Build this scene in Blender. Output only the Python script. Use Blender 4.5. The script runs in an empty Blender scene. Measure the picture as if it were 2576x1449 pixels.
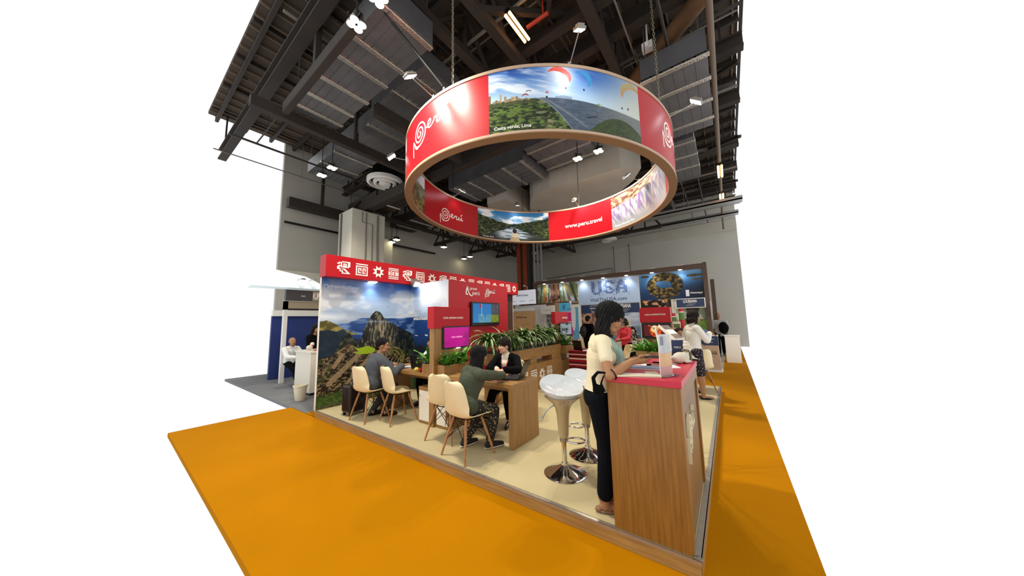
import bpy, bmesh, math, random
import numpy as np
from mathutils import Vector, Matrix, Euler
random.seed(7); RNG=np.random.RandomState(5)
S=bpy.context.scene; COL=S.collection
PI=math.pi
# ---------------------------------------------------------------- camera (z=0 is the top of the stand's platform)
def _cam():
    p,r,h=[math.radians(a) for a in (6.376,-1.29,36.16)]
    fwd=Vector((-math.sin(h)*math.cos(p),math.cos(h)*math.cos(p),math.sin(p)))
    right=Vector((math.cos(h),math.sin(h),0)); up=right.cross(fwd)
    R=right*math.cos(r)+up*math.sin(r); U=-right*math.sin(r)+up*math.cos(r)
    d=bpy.data.cameras.new('camera'); d.sensor_width=36; d.sensor_fit='HORIZONTAL'; d.lens=740.2/2576*36
    d.clip_start=0.05; d.clip_end=200
    o=bpy.data.objects.new('camera',d); COL.objects.link(o)
    m=Matrix((R,U,-fwd)).transposed().to_4x4(); m.translation=Vector((0.2691,-2.2739,1.5)); o.matrix_world=m
    S.camera=o
_cam()
S.view_settings.view_transform='Standard'; S.view_settings.look='None'; S.view_settings.gamma=1
S.view_settings.exposure=0.0; S.view_settings.use_curve_mapping=False
W=bpy.data.worlds.new('world'); S.world=W; W.use_nodes=True
W.node_tree.nodes['Background'].inputs[0].default_value=(1,1,1,1); W.node_tree.nodes['Background'].inputs[1].default_value=1.0
def light(kind,name,loc,energy,col=(1,1,1),size=.3,target=None,spot=60,blend=.5,size_y=None):
    d=bpy.data.lights.new(name,kind); d.energy=energy; d.color=col
    if kind=='SPOT': d.spot_size=math.radians(spot); d.spot_blend=blend; d.shadow_soft_size=size
    elif kind=='AREA':
        d.size=size
        if size_y: d.shape='RECTANGLE'; d.size_y=size_y
    else: d.shadow_soft_size=size
    o=bpy.data.objects.new(name,d); COL.objects.link(o); o.location=loc
    if target is not None: o.rotation_euler=(Vector(target)-Vector(loc)).to_track_quat('-Z','Y').to_euler()
    return o
# high-bay hall lamps over the stand (their fittings are built with the ceiling)
HALL=[(-3.9,-.4,6.0),(-3.3,-.4,6.0),(-8.6,1.2,6.0),(-9.3,1.2,6.0),(-2.8,5.2,6.0),(-2.2,5.2,6.0)]
for k,(x,y,z) in enumerate(HALL):
    light('SPOT','hall_lamp_light',(x,y,z-.12),(430 if k<2 or k>3 else 220),(1,.93,.78),.12,(x+.3,y+.6,0),130,.6)
# ---------------------------------------------------------------- materials
def lin(h):
    if isinstance(h,str):
        h=h.lstrip('#'); c=[int(h[i:i+2],16)/255 for i in (0,2,4)]
    else: c=list(h)
    return tuple(((x/12.92) if x<=.04045 else ((x+.055)/1.055)**2.4) for x in c)
MATS={}
def mat(name,col,rough=.5,metal=0,noise=0,scale=8,bump=0,bscale=60,emit=0,alpha=1,coat=0,trans=0,spec=None,col2=None,wave=None,ndetail=4,stretch=None):
    if name in MATS: return MATS[name]
    m=bpy.data.materials.new(name); m.use_nodes=True; nt=m.node_tree; b=nt.nodes['Principled BSDF']
    c=(*lin(col),1); b.inputs['Base Color'].default_value=c; b.inputs['Roughness'].default_value=rough
    b.inputs['Metallic'].default_value=metal; b.inputs['Coat Weight'].default_value=coat
    b.inputs['Transmission Weight'].default_value=trans; b.inputs['Alpha'].default_value=alpha
    if spec is not None: b.inputs['Specular IOR Level'].default_value=spec
    if emit: b.inputs['Emission Color'].default_value=c; b.inputs['Emission Strength'].default_value=emit
    if noise or bump or col2:
        tc=nt.nodes.new('ShaderNodeTexCoord'); mp=nt.nodes.new('ShaderNodeMapping'); nt.links.new(tc.outputs['Object'],mp.inputs['Vector'])
        if stretch: mp.inputs['Scale'].default_value=stretch
        n=nt.nodes.new('ShaderNodeTexNoise'); n.inputs['Scale'].default_value=scale; n.inputs['Detail'].default_value=ndetail
        nt.links.new(mp.outputs[0],n.inputs['Vector'])
        if noise or col2:
            r=nt.nodes.new('ShaderNodeValToRGB'); r.color_ramp.elements[0].position=.3; r.color_ramp.elements[1].position=.7
            if col2: a=(*lin(col2),1)
            else: a=tuple(x*(1-noise) for x in c[:3])+(1,)
            r.color_ramp.elements[0].color=a; r.color_ramp.elements[1].color=c
            nt.links.new(n.outputs['Fac'],r.inputs[0]); nt.links.new(r.outputs[0],b.inputs['Base Color'])
        if bump:
            n2=nt.nodes.new('ShaderNodeTexNoise'); n2.inputs['Scale'].default_value=bscale; n2.inputs['Detail'].default_value=3
            nt.links.new(mp.outputs[0],n2.inputs['Vector'])
            bp=nt.nodes.new('ShaderNodeBump'); bp.inputs['Strength'].default_value=bump; bp.inputs['Distance'].default_value=.01
            nt.links.new(n2.outputs['Fac'],bp.inputs['Height']); nt.links.new(bp.outputs[0],b.inputs['Normal'])
    MATS[name]=m; return m
def vmat(name,rough=.45,emit=0,spec=.3):
    """printed or displayed picture: colour comes from the mesh's colour attribute"""
    if name in MATS: return MATS[name]
    m=bpy.data.materials.new(name); m.use_nodes=True; nt=m.node_tree; b=nt.nodes['Principled BSDF']
    a=nt.nodes.new('ShaderNodeVertexColor'); a.layer_name='print'
    if not emit: nt.links.new(a.outputs[0],b.inputs['Base Color'])
    b.inputs['Roughness'].default_value=rough; b.inputs['Specular IOR Level'].default_value=spec
    if emit: nt.links.new(a.outputs[0],b.inputs['Emission Color']); b.inputs['Emission Strength'].default_value=emit; b.inputs['Base Color'].default_value=(0,0,0,1)
    MATS[name]=m; return m
def wood(name,c1,c2,axis='Z',rough=.42):
    st={'Z':(1,1,.06),'X':(.06,1,1),'Y':(1,.06,1)}[axis]
    m=mat(name,c1,rough,0,scale=55,col2=c2,bump=.03,bscale=120,stretch=st,ndetail=5); return m
OAK=wood('oak_laminate','#a97f4a','#8b6432'); OAKX=wood('oak_laminate_lengthwise','#ad834d','#8f6835','X'); OAKY=wood('oak_laminate_across','#ad834d','#8f6835','Y')
DOAK=wood('brown_frame_wood','#5f4836','#4a3526')
RED=mat('red_laminate','#b90f1f',.4,noise=.06,scale=3); REDW=mat('red_wall_vinyl','#b50c1b',.5,noise=.07,scale=2)
CREAM=mat('cream_carpet','#c8b88c',.95,noise=.13,scale=1.6,bump=.25,bscale=260)
ORANGE=mat('orange_carpet','#bd7b00',.97,noise=.10,scale=1.1,bump=.3,bscale=240,spec=.05)
GREYC=mat('grey_carpet','#77787a',.95,noise=.15,scale=3,bump=.2,bscale=200)
WHITE=mat('white_paint','#e8e6e0',.5); WLAM=mat('white_laminate','#ece5d6',.35,noise=.04,scale=5)
SHELL=mat('cream_plastic','#eedcae',.38,noise=.05,scale=4); WGLOSS=mat('white_gloss_plastic','#cdd3d6',.06,coat=.6)
STEM=mat('champagne_gloss_plastic','#b5a47c',.18,coat=.5)
CHROME=mat('chrome','#dcdcdc',.07,1); STEEL=mat('brushed_steel','#a9a9a6',.35,1); BLACKM=mat('black_metal','#141414',.4,.3)
BLACK=mat('black_plastic','#101012',.35); GLASSY=mat('clear_acrylic','#ffffff',.05,trans=1.0,spec=.5)
BEECH=wood('beech_leg_wood','#b98450','#9a6836'); SILV=mat('aluminium_edge_trim','#b9b4a8',.4,.7,noise=.15,scale=20)
LETW=mat('white_lettering','#f4f0e6',.5); LETD=mat('dark_blue_lettering','#26355c',.5); LETK=mat('black_lettering','#1d1a18',.5)
NAVY=mat('navy_print','#1f3358',.45); PAPER=mat('white_paper','#efefea',.6); SKYP=mat('pale_blue_print','#b7cdea',.45)
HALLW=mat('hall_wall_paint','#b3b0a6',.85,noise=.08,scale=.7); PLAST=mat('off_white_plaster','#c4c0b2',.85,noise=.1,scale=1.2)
CONC=mat('soffit_plaster','#b3aea3',.9,noise=.12,scale=1.5)
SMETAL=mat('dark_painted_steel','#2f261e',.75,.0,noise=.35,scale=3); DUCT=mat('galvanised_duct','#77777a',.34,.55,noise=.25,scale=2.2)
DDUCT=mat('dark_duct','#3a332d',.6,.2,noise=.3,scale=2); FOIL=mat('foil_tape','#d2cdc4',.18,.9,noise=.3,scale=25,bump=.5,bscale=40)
DECK=mat('roof_deck','#4d4034',.85,noise=.3,scale=1.5); RUST=mat('brown_lagged_pipe','#6b4b2c',.7,noise=.35,scale=3)
LAMPG=mat('lamp_glow_warm_white','#fff3c8',.5,emit=14); LEDG=mat('lamp_glow_cool_white','#f0f6ff',.5,emit=12); TUBEG=mat('lamp_glow_amber','#ffb060',.5,emit=9)
# ---------------------------------------------------------------- mesh helpers
class MB:
    def __init__(s): s.v=[]; s.f=[]
    def add(s,vs,fs):
        k=len(s.v); s.v+= [tuple(v) for v in vs]; s.f+=[tuple(i+k for i in f) for f in fs]; return s
    def box(s,x0,x1,y0,y1,z0,z1,M=None):
        vs=[Vector((x,y,z)) for z in (z0,z1) for x,y in ((x0,y0),(x1,y0),(x1,y1),(x0,y1))]
        if M is not None: vs=[M@v for v in vs]
        return s.add(vs,[(3,2,1,0),(4,5,6,7),(0,1,5,4),(1,2,6,5),(2,3,7,6),(3,0,4,7)])
    def tube(s,pts,r,n=8,cap=True,closed=False):
        pts=[Vector(p) for p in pts]; m=len(pts); rr=r if isinstance(r,(list,tuple)) else [r]*m
        t0=(pts[1]-pts[0]).normalized(); a=t0.orthogonal().normalized(); vs=[];fs=[]
        for i,p in enumerate(pts):
            if closed: t=(pts[(i+1)%m]-pts[i-1])
            else: t=(pts[min(i+1,m-1)]-pts[max(i-1,0)])
            t=t.normalized() if t.length>1e-9 else t0
            a=(a-t*a.dot(t)); a=a.normalized() if a.length>1e-6 else t.orthogonal().normalized(); b=t.cross(a)
            for k in range(n): an=2*PI*k/n; vs.append(p+(a*math.cos(an)+b*math.sin(an))*rr[i])
        for i in range(m if closed else m-1):
            j=(i+1)%m
            for k in range(n): fs.append((i*n+k,i*n+(k+1)%n,j*n+(k+1)%n,j*n+k))
        if cap and not closed: fs.append(tuple(range(n-1,-1,-1))); fs.append(tuple((m-1)*n+k for k in range(n)))
        return s.add(vs,fs)
    def lathe(s,prof,n=32,c=(0,0,0),M=None):
        vs=[];fs=[];c=Vector(c)
        for r,z in prof:
            for k in range(n):
                a=2*PI*k/n; v=Vector((max(r,1e-4)*math.cos(a),max(r,1e-4)*math.sin(a),z)); v=(M@v if M is not None else v)+c; vs.append(v)
        for i in range(len(prof)-1):
            for k in range(n): fs.append((i*n+k,i*n+(k+1)%n,(i+1)*n+(k+1)%n,(i+1)*n+k))
        fs.append(tuple(range(n-1,-1,-1))); fs.append(tuple((len(prof)-1)*n+k for k in range(n)))
        return s.add(vs,fs)
    def ell(s,c,r,M=None,n=16,m=10):
        c=Vector(c); r=(r,r,r) if not hasattr(r,'__len__') else r; vs=[];fs=[]
        for i in range(1,m):
            ph=PI*i/m
            for k in range(n):
                a=2*PI*k/n; v=Vector((r[0]*math.sin(ph)*math.cos(a),r[1]*math.sin(ph)*math.sin(a),r[2]*math.cos(ph))); vs.append(c+(M@v if M is not None else v))
        for i in range(m-2):
            for k in range(n): fs.append((i*n+k,(i+1)*n+k,(i+1)*n+(k+1)%n,i*n+(k+1)%n))
        t=Vector((0,0,r[2])); b=-t
        if M is not None: t=M@t;b=M@b
        vs+=[c+t,c+b]; T=(m-1)*n
        for k in range(n): fs.append((T,k,(k+1)%n)); fs.append((T+1,(m-2)*n+(k+1)%n,(m-2)*n+k))
        return s.add(vs,fs)
    def cap(s,a,b,ra,rb,n=12):
        """round cone from a to b"""
        a=Vector(a);b=Vector(b);d=b-a;L=d.length
        if L<1e-6: return s.ell(a,max(ra,rb),n=n)
        t=d/L; pts=[];rr=[]
        for k in (0,.35,.7,.9): an=PI/2*k; pts.append(a-t*ra*math.cos(an)); rr.append(max(ra*math.sin(an),ra*.03))
        for k in (1,1.0): pass
        pts.append(a);rr.append(ra);pts.append(a.lerp(b,.5));rr.append((ra+rb)/2);pts.append(b);rr.append(rb)
        for k in (.9,.7,.35,0): an=PI/2*k; pts.append(b+t*rb*math.cos(an)); rr.append(max(rb*math.sin(an),rb*.03))
        return s.tube(pts,rr,n)
    def prism(s,poly,axis,a,b):
        """2D polygon extruded; axis 'x','y','z' gives the extrusion axis"""
        n=len(poly)
        def P(u,v,w): return {'x':(w,u,v),'y':(u,w,v),'z':(u,v,w)}[axis]
        vs=[P(u,v,a) for u,v in poly]+[P(u,v,b) for u,v in poly]
        return s.add(vs,[tuple(range(n-1,-1,-1)),tuple(range(n,2*n))]+[(i,(i+1)%n,n+(i+1)%n,n+i) for i in range(n)])
def link(name,me,m,parent=None):
    o=bpy.data.objects.new(name,me); COL.objects.link(o)
    for mm in (m if isinstance(m,(list,tuple)) else [m]): 
        if mm is not None: me.materials.append(mm)
    if parent is not None: o.parent=parent
    return o
def mk(name,mb,m,parent=None,smooth=False,bevel=0,fixn=True):
    me=bpy.data.meshes.new(name); me.from_pydata(mb.v,[],mb.f)
    if fixn:
        bm=bmesh.new(); bm.from_mesh(me); bmesh.ops.recalc_face_normals(bm,faces=bm.faces)
        if bevel:
            bmesh.ops.bevel(bm,geom=[e for e in bm.edges if e.is_manifold and e.calc_face_angle(0)>.6],offset=bevel,segments=2,profile=.5,affect='EDGES',clamp_overlap=True)
        bm.to_mesh(me); bm.free()
    if smooth:
        me.polygons.foreach_set('use_smooth',[True]*len(me.polygons))
        try: me.set_sharp_from_angle(angle=math.radians(50))
        except Exception: pass
    me.update(); return link(name,me,m,parent)
def tag(o,label=None,cat=None,group=None,kind=None):
    if label: o['label']=label
    if cat: o['category']=cat
    if group: o['group']=group
    if kind: o['kind']=kind
    return o
def thing(name,label,cat,loc=(0,0,0),rz=0,group=None):
    o=bpy.data.objects.new(name,None); o.empty_display_size=.1; COL.objects.link(o); o.location=loc; o.rotation_euler=(0,0,rz)
    return tag(o,label,cat,group)
def struct(name,mb,m,**k): return tag(mk(name,mb,m,**k),kind='structure')
KIDS={}
def copy_tree(o,parent=None):
    c=o.copy(); COL.objects.link(c)
    if parent is not None: c.parent=parent
    for ch in [x for x in list(o.children)]: copy_tree(ch,c)
    return c
def place(o,loc,rz,label,group=None):
    o.location=loc; o.rotation_euler=(0,0,rz); o['label']=label
    if group: o['group']=group
    return o
# ---------------------------------------------------------------- lettering, strokes and pictures mapped on a surface
_tc={}
def text2d(s,bold=0,shear=0,ext=0):
    k=(s,bold,shear)
    if k in _tc: return _tc[k]
    cu=bpy.data.curves.new('t','FONT'); cu.body=s; cu.size=1; cu.offset=bold; cu.shear=shear; cu.resolution_u=3
    o=bpy.data.objects.new('t',cu); COL.objects.link(o); bpy.context.view_layer.update()
    me=o.evaluated_get(bpy.context.evaluated_depsgraph_get()).to_mesh()
    v=[(a.co.x,a.co.y) for a in me.vertices]; f=[tuple(p.vertices) for p in me.polygons]
    bpy.data.objects.remove(o); bpy.data.curves.remove(cu)
    _tc[k]=(v,f); return v,f
def plane_map(o,ux,uz=(0,0,1),off=.003):
    """local 2D -> world on a plane with origin o"""
    o=Vector(o);ux=Vector(ux).normalized();uz=Vector(uz).normalized();n=ux.cross(uz)
    return lambda u,v,h=off: o+ux*u+uz*v+n*h
def put_text(name,s,fn,x0,z0,width=None,height=None,m=None,parent=None,bold=0,shear=0,th=.002,label=None,align='l'):
    v,f=text2d(s,bold,shear)
    if not v: return
    xs=[a for a,_ in v]; ys=[b for _,b in v]; w=max(xs)-min(xs); h=max(ys)-min(ys)
    sx=sy=None
    if width: sx=width/w
    if height: sy=height/h
    sx=sx or sy; sy=sy or sx
    if align=='c': x0-=w*sx/2
    P=[((a-min(xs))*sx+x0,(b-min(ys))*sy+z0) for a,b in v]; n=len(P)
    mb=MB(); mb.add([fn(a,b,.002) for a,b in P]+[fn(a,b,.002+th) for a,b in P],
        [tuple(reversed(q)) for q in f]+[tuple(i+n for i in q) for q in f])
    cnt={}
    for q in f:
        for i in range(len(q)):
            e=(q[i],q[(i+1)%len(q)]); cnt[e]=1
    side=[(a,b,b+n,a+n) for a,b in cnt if (b,a) not in cnt]
    mb.f+=side
    o=mk(name,mb,m,parent,fixn=False)
    return o
def stroke(mb,pts,w,fn,th=.002,closed=False,sub=6,base=.002):
    P=[Vector((a,b)) for a,b in pts]
    if sub>1 and len(P)>2:
        Q=[]
        n=len(P); rng=range(n if closed else n-1)
        for i in rng:
            p0=P[(i-1)%n] if closed or i>0 else P[0]; p1=P[i]; p2=P[(i+1)%n]; p3=P[(i+2)%n] if closed or i+2<n else P[-1]
            for k in range(sub):
                t=k/sub; Q.append(.5*((2*p1)+(p2-p0)*t+(2*p0-5*p1+4*p2-p3)*t*t+(3*p1-3*p2+p3-p0)*t**3))
        if not closed: Q.append(P[-1])
        P=Q
    n=len(P); vs=[];fs=[]
    for i in range(n):
        t=(P[(i+1)%n]-P[i-1]) if closed else (P[min(i+1,n-1)]-P[max(i-1,0)])
        if t.length<1e-9: t=Vector((1,0))
        t.normalize(); nn=Vector((-t.y,t.x))*w/2
        ww=w
        for q in (P[i]-nn,P[i]+nn):
            vs.append(fn(q.x,q.y,base)); vs.append(fn(q.x,q.y,base+th))
    m=n if closed else n-1
    for i in range(m):
        a=4*i;b=4*((i+1)%n)
        fs+=[(a+1,b+1,b+3,a+3),(a,a+2,b+2,b),(a,b,b+1,a+1),(a+2,a+3,b+3,b+2)]
    if not closed: fs+=[(0,1,3,2),(4*n-4,4*n-2,4*n-1,4*n-3)]
    mb.add(vs,fs)
def peru_logo(name,fn,x,z,s,m,parent,th=.002,wide=1.0,base=.002):
    """spiral P followed by handwritten 'eru' with accent; x,z lower left, s total height"""
    k=s/2.75; mb=MB(); w=.13*k
    def T(L): return [((a*wide)*k+x+1.0*k*wide,(b+1.62)*k+z) for a,b in L]
    sp=[]
    for i in range(0,63):
        th_=i/62*2*PI*2.62; r=.1+.92*(i/62)
        a=PI*.42+th_*-1
        sp.append((r*math.cos(a)*.92,r*math.sin(a)*1.08))
    # run the outer end down into the tail
    e=sp[-1]
    sp=sp+[(-.98,-.25),(-1.0,-.8),(-.96,-1.6)] if True else sp
    stroke(mb,T(sp),w,fn,th,sub=2,base=base)
    bowl=[(.0,-1.02),(-.35,-1.1),(-.62,-.9),(-.76,-.55)]
    stroke(mb,T(bowl),w,fn,th,base=base)
    e_=[(.95,.0),(1.25,.1),(1.45,.3),(1.35,.48),(1.15,.35),(1.1,.05),(1.25,-.15),(1.5,-.1),(1.75,.15),(1.85,.42),(1.82,.3),(2.05,.38),(2.12,.3),(2.08,-.02),(2.2,-.15),(2.4,0),(2.55,.38),(2.5,.05),(2.62,-.1),(2.85,.1),(2.98,.42),(2.95,.05),(3.05,-.1),(3.25,.05)]
    stroke(mb,T(e_),w,fn,th,base=base); stroke(mb,T([(2.85,.62),(3.1,.92)]),w,fn,th,sub=1,base=base)
    return mk(name,mb,m,parent,fixn=False)
ICON={'bird':["....#######",".###.....##","##.#.###.##","...#.#.#.##",".###.###.##","##.#######.","##.........","###.###....","..#...##...","..###..##..","....#...##.","....#######"],
'spiral':["###########","...........","###########","#.........#","#.###.###.#","#.#.#.#.#.#","#.#.#.#.#.#","#.#...#...#","#.###.###.#","#.........#","###########"],
'textile':["###########","...........","###########","...........","#.##.#.##.#","##..##..###","#.##.#.##.#","##..##..###","#.##.#.##.#","...........","###########","...........","###########"]}
def icon(kind,fn,x,z,s,m,parent,th=.003,name='emblem'):
    mb=MB()
    if kind=='star':
        c=(x+s/2,z+s/2); R=s*.56; P=[]
        for i in range(16):
            a=PI/8*i+PI/8; r=R if i%2==0 else R*.56
            P.append((c[0]+r*math.cos(a),c[1]+r*math.sin(a)))
        h=s*.17
        Q=[]
        for i in range(16):
            a=PI/8*i+PI/8; q=max(abs(math.cos(a)),abs(math.sin(a))); Q.append((c[0]+h*math.cos(a)/q,c[1]+h*math.sin(a)/q))
        vs=[fn(a,b,.002+th) for a,b in P]+[fn(a,b,.002+th) for a,b in Q]+[fn(a,b,.001) for a,b in P]
        mb.add(vs,[(i,(i+1)%16,16+(i+1)%16,16+i) for i in range(16)]+[(32+i,32+(i+1)%16,(i+1)%16,i) for i in range(16)])
    else:
        G=ICON[kind]; nr=len(G); nc=max(len(r) for r in G); cw=s/nc; ch=s/nr
        for r,row in enumerate(G):
            c=0
            while c<len(row):
                if row[c]=='#':
                    e=c
                    while e<len(row) and row[e]=='#': e+=1
                    a0,a1,b1,b0=x+c*cw,x+e*cw,z+(nr-r)*ch,z+(nr-r-1)*ch
                    vs=[fn(a0,b0,.001),fn(a1,b0,.001),fn(a1,b1,.001),fn(a0,b1,.001),fn(a0,b0,.002+th),fn(a1,b0,.002+th),fn(a1,b1,.002+th),fn(a0,b1,.002+th)]
                    mb.add(vs,[(4,5,6,7),(0,1,5,4),(1,2,6,5),(2,3,7,6),(3,0,4,7)]); c=e
                else: c+=1
    return mk(name,mb,m,parent,fixn=False)
# numpy noise for printed pictures
_T=RNG.rand(256,256)
def vn(x,y):
    xi=np.floor(x).astype(int); yi=np.floor(y).astype(int); fx=x-xi; fy=y-yi; fx=fx*fx*(3-2*fx); fy=fy*fy*(3-2*fy)
    g=lambda i,j:_T[i%256,j%256]
    return (g(xi,yi)*(1-fx)+g(xi+1,yi)*fx)*(1-fy)+(g(xi,yi+1)*(1-fx)+g(xi+1,yi+1)*fx)*fy
def fbm(x,y,o=4,s=0):
    t=0;a=.5;n=0
    for k in range(o): t=t+a*vn(x*2**k+17.3*k+s*7.1,y*2**k+9.7*k+s*3.3); n+=a; a*=.5
    return t/n
def sst(a,b,x): t=np.clip((x-a)/(b-a),0,1); return t*t*(3-2*t)
def mixc(A,B,t): 
    t=np.asarray(t)[...,None]; return A*(1-t)+B*t
def C3(h,like): return np.broadcast_to(np.array([int(h[i:i+2],16)/255 for i in (1,3,5)]),like.shape+(3,)).astype(float)
def picture(name,fn,u0,u1,v0,v1,nu,nv,cf,m,parent=None,off=.002):
    """grid of nu x nv cells coloured by cf(U,V), placed with fn(u,v,off)"""
    us=np.linspace(u0,u1,nu+1); vs=np.linspace(v0,v1,nv+1); U,V=np.meshgrid(us,vs)
    c=np.clip(cf(U,V),0,1); c=np.where(c<=.04045,c/12.92,((c+.055)/1.055)**2.4)
    verts=[fn(a,b,off) for b in vs for a in us]; w=nu+1
    idx=np.arange(nu*nv); r=idx//nu; q=idx%nu; a=r*w+q
    faces=np.stack([a,a+1,a+w+1,a+w],1).tolist()
    me=bpy.data.meshes.new(name); me.from_pydata(verts,[],faces)
    at=me.color_attributes.new('print','FLOAT_COLOR','POINT')
    at.data.foreach_set('color',np.concatenate([c.reshape(-1,3),np.ones(((nu+1)*(nv+1),1))],1).astype(np.float32).ravel())
    me.update(); return link(name,me,m,parent)
PRINT=vmat('printed_vinyl'); SCREEN=vmat('screen_image',.3,emit=.9); PRINTG=vmat('glossy_print',.25)
# ================================================================ SETTING
FZ=-.11
struct('floor',MB().box(-6.9,.62,-1.6,0,FZ-.06,FZ).box(-.0,.62,0,17.5,FZ-.06,FZ-.0005).box(-5.75,0,0,6,FZ-.08,FZ-.02).box(-12.6,0,6,8.25,FZ-.06,FZ-.0005).box(-6.2,-5.75,0.02,6,FZ-.06,FZ-.0005),ORANGE)
struct('floor_left',MB().box(-12.6,-6.2,.01,6,FZ-.06,FZ),GREYC)
struct('floor_back',MB().box(-12.6,0,8.25,17.5,FZ-.06,FZ),mat('pale_stand_carpet','#b9b2a2',.95,noise=.1,scale=2))
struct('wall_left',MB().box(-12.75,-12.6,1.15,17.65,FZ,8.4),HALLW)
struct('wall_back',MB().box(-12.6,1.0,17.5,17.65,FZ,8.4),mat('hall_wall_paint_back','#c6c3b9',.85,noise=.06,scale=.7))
struct('trim_1',MB().box(-12.6,1.0,17.38,17.5,6.15,6.75),PLAST)
struct('trim_2',MB().box(-12.6,-12.45,1.15,17.5,3.05,3.5),PLAST)
struct('wall_projection',MB().box(-12.6,-12.2,4.6,5.35,FZ,5.4),mat('pale_pier_paint','#d2cec0',.85))
struct('wall_pillar',MB().box(-11.55,-10.5,2.69,3.95,FZ,5.75),PLAST)
# conduits and cladding joints on the pillar
for p_,r_,l_ in [([(-10.48,3.2,FZ),(-10.48,3.2,5.7)],.02,'thin grey conduit on the pillar face, nearest its corner'),([(-10.468,3.65,FZ),(-10.468,3.65,5.7)],.03,'thicker grey conduit at the far edge of the pillar'),([(-11.3,2.655,FZ),(-11.3,2.655,5.7)],.03,'grey conduit on the left face of the pillar'),([(-10.483,3.45,FZ),(-10.483,3.45,5.3),(-10.483,3.05,5.3),(-10.483,3.05,5.7)],.015,'thin conduit with a sideways jog on the pillar')]:
    tag(mk('conduit',MB().tube(p_,r_,6),mat('grey_conduit','#6d6a64',.6)),l_,'conduit','conduits on the square pillar')
mb=MB().tube([(-12.4,1.2,5.25),(-12.4,8,5.25)],.045,8)
tag(mk('wall_pipe',mb,BLACKM),'long black pipe fixed high along the left hall wall','pipe')
# orange and grey service risers in the far corner
t=thing('service_riser','rusty orange boxed riser climbing the far corner of the hall','riser',(-9.2,12,FZ))
mk('riser_casing',MB().box(-.35,.35,-.3,.3,0,6.4),mat('rust_orange_paint','#a4431c',.6,noise=.25,scale=2),t)
mk('riser_groove',MB().box(.36,.375,-.31,.31,0,6.4).box(-.06,.06,-.335,-.3,0,6.4),SMETAL,t)
for i,(x,y) in enumerate([(-8.6,12.1),(-8.42,12.2),(-8.22,12.25)]):
    tag(mk('riser_pipe',MB().tube([(x,y,FZ),(x,y,6.6)],.07,10),mat('riser_grey','#8e8d88',.5)),['leftmost of three thin grey vertical pipes beside the orange riser','middle of three thin grey vertical pipes beside the orange riser','rightmost of three thin grey vertical pipes beside the orange riser'][i],'pipe','grey riser pipes in the far corner')
# wall recess outline and drop cables on the back wall
tag(mk('wall_cable',MB().tube([(-5.6,17.35,6.3),(-5.6,17.35,2.9)],.02,5).tube([(-4.6,17.35,6.3),(-4.6,17.35,2.9)],.02,5).tube([(-10.8,17.36,4.65),(-5.75,17.36,4.85),(-5.75,17.36,4.1)],.02,5),mat('cable_grey','#4c4a47',.7)),'thin grey conduit lines running down the pale back wall','cable')
# ---------------------------------------------------------------- ceiling
def ibeam(mb,a,b,w,h,z,ax):
    t=.035
    if ax=='x':
        x0,x1=a; y=b; mb.box(x0,x1,y-w/2,y+w/2,z,z+t).box(x0,x1,y-w/2,y+w/2,z+h-t,z+h).box(x0,x1,y-.02,y+.02,z+t,z+h-t)
    else:
        y0,y1=a; x=b; mb.box(x-w/2,x+w/2,y0,y1,z,z+t).box(x-w/2,x+w/2,y0,y1,z+h-t,z+h).box(x-.02,x+.02,y0,y1,z+t,z+h-t)
mb=MB().box(-12.6,1.0,-.9,17.5,8.3,8.4)
struct('ceiling',mb,DECK)
mb=MB()
for i in range(26): 
    y=-.7+i*.7
    mb.box(-12.6,1.0,y-.04,y+.04,8.12,8.3)
for i in range(10):
    x=-12+i*1.45; mb.box(x-.03,x+.03,-.9,17.5,8.2,8.3)
struct('ceiling_joists',mb,mat('joist_paint','#2f261e',.7,noise=.2,scale=3))
XB=[(-.5,-12.6,-3.9,6.9),(1.1,-5.2,1.,7.5),(2.6,-5.2,1.,7.2),(3.4,-5,1.,7.2),(5.3,-4.6,1.,7.2),(7.4,-12,1.,7.3),(9.6,-12,1.,7.1),(11.6,-12,1.,7.1),(13.6,-12,1.,7.1),(15.6,-12.4,1.,7.1),(4.35,-12,-4.2,6.9),(3.2,-12.4,-7.8,6.9)]
for i,(y,x0,x1,z) in enumerate(XB):
    mb=MB(); ibeam(mb,(x0,x1),y,.2,.34,z,'x'); mb.box(x0+.3,x0+.34,y-.02,y+.02,z+.34,8.3).box(x1-.4,x1-.36,y-.02,y+.02,z+.34,8.3); tag(mk('ceiling_beam',mb,SMETAL),'dark steel I-beam crossing the ceiling parallel to the platform\'s long front edge','beam','cross beams under the roof deck')
def truss(a,b,fix,ax,z0,z1,step=1.5):
    mb=MB(); P=(lambda s,z:(s,fix,z)) if ax=='x' else (lambda s,z:(fix,s,z))
    w=.09
    for z in (z0,z1):
        p=P(a,z);q=P(b,z)
        mb.box(min(p[0],q[0])-(w if ax=='y' else 0),max(p[0],q[0])+(w if ax=='y' else 0),min(p[1],q[1])-(w if ax=='x' else 0),max(p[1],q[1])+(w if ax=='x' else 0),z-.07,z+.07)
    n=max(1,int(round((b-a)/step)))
    for i in range(n):
        s0=a+(b-a)*i/n; s1=a+(b-a)*(i+1)/n
        mb.tube([P(s0,z0),P((s0+s1)/2,z1),P(s1,z0)],.05,6)
        mb.tube([P((s0+s1)/2,z0),P((s0+s1)/2,z1)],.04,6)
    return mb
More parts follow.
